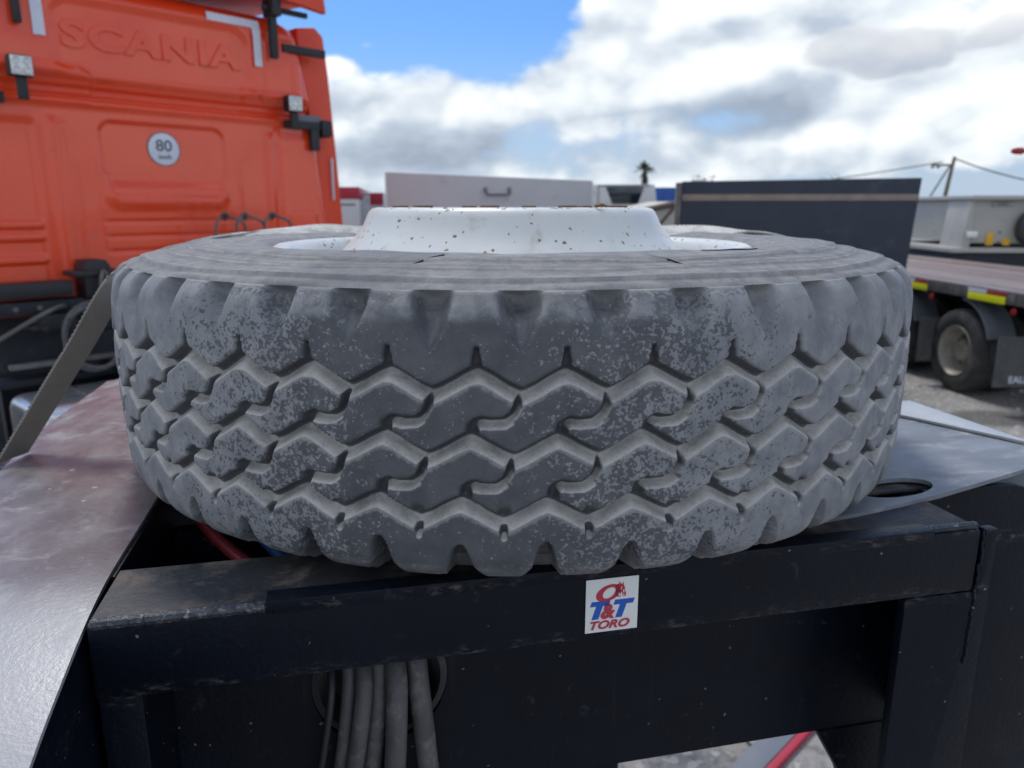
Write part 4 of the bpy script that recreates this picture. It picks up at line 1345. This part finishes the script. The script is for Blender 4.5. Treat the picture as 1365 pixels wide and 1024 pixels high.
t_ = place('white_truck', -3.60, 12.0, 8, 'white truck body with a red band along its top, beside the orange cab', 'truck')
bb = box_truck(t_, 2.4, 5, .95, H + .12, 'offwhite_paint')
MB().box(-1.21, 1.21, -.012, 5.0, H + .123, H + .30).build('roof_band', 'red_paint', t_, .01)
MB().box(.55, 1.14, -.010, 0, H + .02, H + .045).build('door_bar', 'badge_grey', bb, .003)
MB().box(.55, .57, -.010, 0, H - .75, H + .10).build('door_seam', 'badge_grey', bb, .002)
for zq in (-.12, -.30):
    MB().box(.74, .92, -.008, 0, H + zq - .05, H + zq + .03).build('notice', 'rail_grey', bb, .002)
t_ = place('white_container', -3.15, 13.2, 4, 'white container with a small red square on its end, left of the white box trailer', 'container')
bb = MB().box(-1.2, .93, 0, 6, .1, H + .235).build('container_body', 'offwhite_paint', t_, .01)
MB().box(.72, .94, -.014, -.001, H + .03, H + .232).build('red_panel', 'red_paint', t_, .004)
MB().box(-1.2, .70, -.010, -.001, H + .20, H + .215).build('rail', 'badge_grey', t_, .002)

t_ = place('white_van', 2.28, 16.0, -6, 'white truck cab with a dark window, right of the white box trailer', 'truck')
bb = box_truck(t_, 1.45, 3.6, .8, H + .04, 'offwhite_paint')
MB().prism([(-.72, H + .043), (.72, H + .043), (.66, H + .45), (-.64, H + .45)], lambda a, b_: (a, .02, b_), lambda a, b_: (a * .95, 1.7, b_)).build('cab_top', 'offwhite_paint', t_, .03)
MB().prism([(-.20, H + .06), (.33, H + .06), (.44, H + .40), (-.34, H + .40)], lambda a, b_: (a, .004, b_), lambda a, b_: (a, .018, b_)).build('window', 'glass_dark', t_, .004)
MB().box(-.50, .55, .0, .018, H + .415, H + .44).build('gutter', 'badge_grey', t_, .004)
MB().box(-.50, -.485, .0, .018, H + .05, H + .42).build('seam', 'badge_grey', t_, .002)
t_ = place('white_container', 1.40, 17.0, -4, 'pale container end between the white box trailer and the dark-windowed cab', 'container')
MB().box(-.9, .65, 0, 4, .1, H + .40).build('container_body', 'offwhite_paint', t_, .01)
MB().box(-.9, .65, -.01, -.001, H + .34, H + .36).build('rail', 'badge_grey', t_, .002)

t_ = place('blue_container', 4.55, 19.0, -8, 'bright blue container with a white edge post, left of the dark tipper', 'container')
MB().box(-1.05, 1.3, 0, 6, .1, H + .46).build('container_body', 'blue_paint', t_, .01)
MB().box(-1.13, -1.052, -.02, .1, .1, H + .47).build('corner_post', 'offwhite_paint', t_, .008)
for k in range(9):
    MB().box(-.98 + k * .24, -.86 + k * .24, -.025, -.001, .2, H + .40).build('corrugation', 'blue_paint', t_, .008)

t_ = place('tarped_trailer', 2.55, 12.0, 6, 'beige tarpaulin side of a low trailer with a brown top rail', 'trailer')
MB().prism([(-1.6, 1.1), (.20, 1.1), (.20, H + .09), (-1.6, H - .30)], lambda a, b_: (a, 0, b_), lambda a, b_: (a, 2.2, b_)).build('tarpaulin', 'beige_cloth', t_, .02)
MB().tube([(-1.6, -.03, H - .29), (.20, -.03, H + .10)], .045, 8).build('top_rail', 'brown_wood', t_)
MB().tube([(-.42, -.02, H - .46), (.0, -.02, H + .02)], .022, 8).build('diagonal_strut', 'brown_wood', t_)
MB().box(.10, .14, -.03, -.001, 1.1, H + .06).build('upright', 'brown_wood', t_, .004)
MB().box(-1.5, .15, .2, 2.0, .75, 1.097).build('chassis', 'dark_chassis', t_, .02)
for xx in (-1.1, -.1):
    wheel(t_, (xx, .25, .45), rad(90), .45, .28)
    wheel(t_, (xx, 1.95, .45), rad(-90), .45, .28)

# steel hopper trailer and beige bulk trailer beyond the flatbed
t_ = place('hopper_trailer', 9.75, 17.0, -4, 'dull silver hopper trailer with sloping belly beyond the flatbed', 'trailer')
MB().prism([(-.62, H + .03), (-.50, H - .50), (-.38, H - .66), (1.0, H - .80), (1.3, H - .50), (1.3, H - .02)], lambda a, b_: (a, 0, b_), lambda a, b_: (a, 2.2, b_)).build('hopper', 'hopper_steel', t_, .02)
MB().box(-.64, 1.3, -.04, -.001, H - .06, H - .01).build('top_rail', 'dark_chassis', t_, .004)
MB().prism([(.15, H - .03), (1.3, H - .03), (1.3, H + .17)], lambda a, b_: (a, .3, b_), lambda a, b_: (a, 1.9, b_)).build('cover_sheet', 'fender_grey', t_, .01)
MB().box(-.20, .12, -.03, -.001, H - .46, H - .42).build('bracket', 'brown_wood', t_, .004)
MB().box(.05, .30, -.03, -.001, H - .52, H - .47).build('bracket', 'brown_wood', t_, .004)
MB().box(-.4, 1.4, .1, 2.1, H - 1.15, H - .82).build('chassis', 'dark_chassis', t_, .02)
for xx in (-.1, 1.0):
    wheel(t_, (xx, .25, .45), rad(90), .45, .28)
t_ = place('grey_tank_trailer', 9.10, 18.6, 0, 'dark grey rounded tank between the dark tipper and the silver hopper', 'trailer')
MB().lathe([(0, -.06), (.35, -.03), (.52, .05), (.55, .3), (.55, 1.8), (0, 1.9)], 28, 'X', mat=Matrix.Translation((-1.45, .6, H - .40))).build('tank', 'fender_grey', t_)
MB().box(-1.45, -.75, .45, .75, H - .10, H - .02).build('walkway', 'hopper_steel', t_, .02)
MB().tube([(-1.4, 0, H + .18), (-.3, 0, H - .12)], .03, 8).build('rail', 'dark_chassis', t_)
MB().box(-1.4, .4, .2, 1.0, .85, H - .93).build('chassis', 'dark_chassis', t_, .02)
wheel(t_, (-.8, .2, .45), rad(90), .45, .28)
wheel(t_, (0, .2, .45), rad(90), .45, .28)

t_ = place('beige_bulk_trailer', 9.10, 14.0, -3, 'pale beige steel trailer with a lettered badge and two yellow reflectors', 'trailer')
MB().prism([(-.62, H - .66), (1.6, H - .66), (1.6, H + .12), (-.64, H + .12)], lambda a, b_: (a, .14, b_), lambda a, b_: (a, 3.0, b_)).build('bulk_body', 'tank_beige', t_, .02)
MB().prism([(-.78, H - .80), (-.69, H + .12), (-.62, H + .12), (-.62, H - .80)], lambda a, b_: (a, .10, b_), lambda a, b_: (a, .9, b_)).build('end_gusset', 'tank_beige', t_, .01)
MB().box(-.74, 1.6, -.02, 3.0, H + .123, H + .20).build('top_lip', 'tank_beige', t_, .015)
MB().box(-.98, 1.6, .02, 2.9, H - .83, H - .74).build('lower_flange', 'tank_beige', t_, .015)
bdg = MB().box(-.30, .08, .125, .139, H + .0, H + .085).build('badge', 'badge_grey', t_, .012)
MB().box(-.290, .070, .119, .124, H + .010, H + .075).build('badge_field', 'tank_beige', bdg, .004)
link('lettering', text_mesh('CEMET', .070, .002, 0, .0015, 0, 1.15), 'badge_grey', bdg, (-.11, .117, H + .042), (rad(90), 0, 0))
MB().box(-.33, -.19, .118, .139, H - .70, H - .47).build('reflector', 'yellow_paint', t_, .02)
MB().box(-.02, .115, .118, .139, H - .70, H - .57).build('reflector', 'yellow_paint', t_, .02)
MB().box(-.72, -.52, .05, .138, H - .56, H - .44).build('lamp', 'lamp_lens', t_, .02)
for zq in (-.46, -.64):
    MB().lathe([(0, -.01), (.02, -.01), (.026, 0), (0, 0)], 10, mat=Matrix.Translation((-.09, .139, H + zq)) @ Matrix.Rotation(rad(90), 4, 'X')).build('bolt', 'brown_wood', t_)
MB().box(-.95, 1.6, .1, 2.8, H - 1.16, H - .833).build('chassis', 'dark_chassis', t_, .02)
wheel(t_, (.47, .0, H - .38), rad(90), .34, .22, 'carried_wheel')
for xx in (-.3, .9):
    wheel(t_, (xx, .35, .45), rad(90), .45, .28)

# ------------------------------------------------------------------ pole, wires, palm, far shrubs, lamp, bar
pl_ = thing('utility_pole', (39.0, 70, 0), 0, 'leaning wooden utility pole with wires, beyond the trailers', 'pole')
MB().tube([(0, 0, 0), (.12, 0, 2.4), (.62, 0, H + 4.35)], [.21, .19, .14], 10).build('shaft', 'pole_wood', pl_)
MB().box(-1.35, .55, -.06, .06, H + 3.55, H + 3.72).build('crossarm', 'pole_wood', pl_, .01)
for xx in (-1.25, -.75):
    MB().lathe([(.10, 0), (.16, .10), (.10, .24), (0, .26)], 8, mat=Matrix.Translation((xx, 0, H + 3.35))).build('insulator', 'badge_grey', pl_)


def sag(a, b_, s_, n=14):
    a, b_ = Vector(a), Vector(b_)
    return [a.lerp(b_, i / n) - Vector((0, 0, s_ * 4 * (i / n) * (1 - i / n))) for i in range(n + 1)]


for lab, a, b_, s_, r_ in (
        ('power line sagging from the leaning pole off to the right', (39.6, 70, H + 4.2), (70, 74, H + 3.9), 2.4, .06),
        ('power line running from the leaning pole down behind the dark tipper', (38.6, 70, H + 3.9), (10, 95, H + .6), .6, .05),
        ('stay wire slanting down left of the leaning pole', (39.3, 70, H + 3.6), (35.2, 68, 0), 0.0, .07)):
    tag(MB().tube(sag(a, b_, s_), r_, 6).build('overhead_wire', 'wire_black', None), lab, 'wire', 'wires of the leaning pole')

pm = thing('palm_tree', (10.25, 60, 0), 0, 'tall palm with a shaggy dead-leaf skirt on the horizon', 'palm tree')
MB().tube([(0, 0, 0), (.03, 0, 2.2), (0, 0, H + 2.9)], [.26, .20, .17], 10).build('trunk', 'palm_bark', pm)
cr_ = MB()
sk = MB()


def frond(mb, base, az_, el_, ln, droop, wd):
    pts_ = []
    for i in range(7):
        q = i / 6
        d = ln * q
        pts_.append(Vector((base[0] + d * math.cos(az_) * math.cos(el_), base[1] + d * math.sin(az_) * math.cos(el_), base[2] + d * math.sin(el_) - droop * q * q)))
    sd_ = Vector((-math.sin(az_), math.cos(az_), 0))
    for i in range(6):
        for k in range(3):
            p = pts_[i].lerp(pts_[i + 1], k / 3)
            l_ = wd * math.sin(math.pi * (.15 + .8 * (i + k / 3) / 6))
            dn = Vector((0, 0, -l_ * .5))
            fw = (pts_[i + 1] - pts_[i]) * .5
            for s_ in (-1, 1):
                mb.add([p, p + (pts_[i + 1] - pts_[i]) * .30, p + sd_ * s_ * l_ + dn + fw], [(0, 1, 2)])


for i in range(46):
    frond(cr_, (0, 0, H + 2.9), random.uniform(0, 6.28), random.uniform(-.2, 1.3), random.uniform(.55, 1.0), random.uniform(.1, .5), .22)
for i in range(60):
    frond(sk, (0, 0, H + random.uniform(1.2, 2.8)), random.uniform(0, 6.28), random.uniform(-1.2, -.5), random.uniform(.4, .75), .3, .15)
cr_.build('crown', 'palm_leaf', pm, smooth=0)
sk.build('dead_leaf_skirt', 'palm_thatch', pm, smooth=0)
for xx, hh, lab in ((9.75, 1.50, 'tuft of a far tree above the left end of the dark tipper'), (16.35, 1.46, 'tuft of a far tree above the right half of the dark tipper')):
    e = thing('far_tree', (xx, 40, 0), 0, lab, 'tree', 'trees showing over the dark tipper')
    MB().tube([(0, 0, 0), (.05, 0, H + hh - .5)], [.14, .08], 8).build('trunk', 'palm_bark', e)
    mb = MB()
    for i in range(420):
        p = Vector((random.gauss(0, .32), random.gauss(0, .3), H + hh - .55 + random.gauss(0, .26)))
        s_ = random.uniform(.04, .09)
        a, b2 = Vector((random.gauss(0, 1), random.gauss(0, 1), random.gauss(0, 1))).normalized() * s_, Vector((random.gauss(0, 1), random.gauss(0, 1), random.gauss(0, 1))).normalized() * s_
        mb.add([p - a, p + b2, p + a, p - b2 * .6], [(0, 1, 2, 3)])
    mb.build('crown', 'palm_leaf', e, smooth=0)

lm = thing('marker_lamp_arm', (5.04, 6.2, 0), 0, 'red lamp on the end of an arm at the right edge of the picture', 'lamp')
MB().tube([(0, 0, 0), (0, 0, H + .42)], .035, 10).build('post', 'dark_chassis', lm)
MB().tube([(0, 0, H + .40), (-1.14, -.19, H + .415)], .015, 8).build('arm', 'dark_chassis', lm)
MB().lathe([(0, -.05), (.018, -.035), (.026, 0), (.026, .04), (0, .045)], 14, 'X', mat=Matrix.Translation((-1.17, -.195, H + .415))).build('lens', 'red_lens', lm)

br = thing('striped_bar', (1.045, 2.55, 0), math.atan2(.185, .187), 'grey steel bar with a red edge lying on the ground under the frame', 'bar')
MB().box(-.5, .9, -.020, .075, .0, .03).build('bar', 'fender_grey', br, .006)
MB().box(-.5, .9, -.052, -.022, .0, .028).build('red_edge', 'red_paint', br, .004)
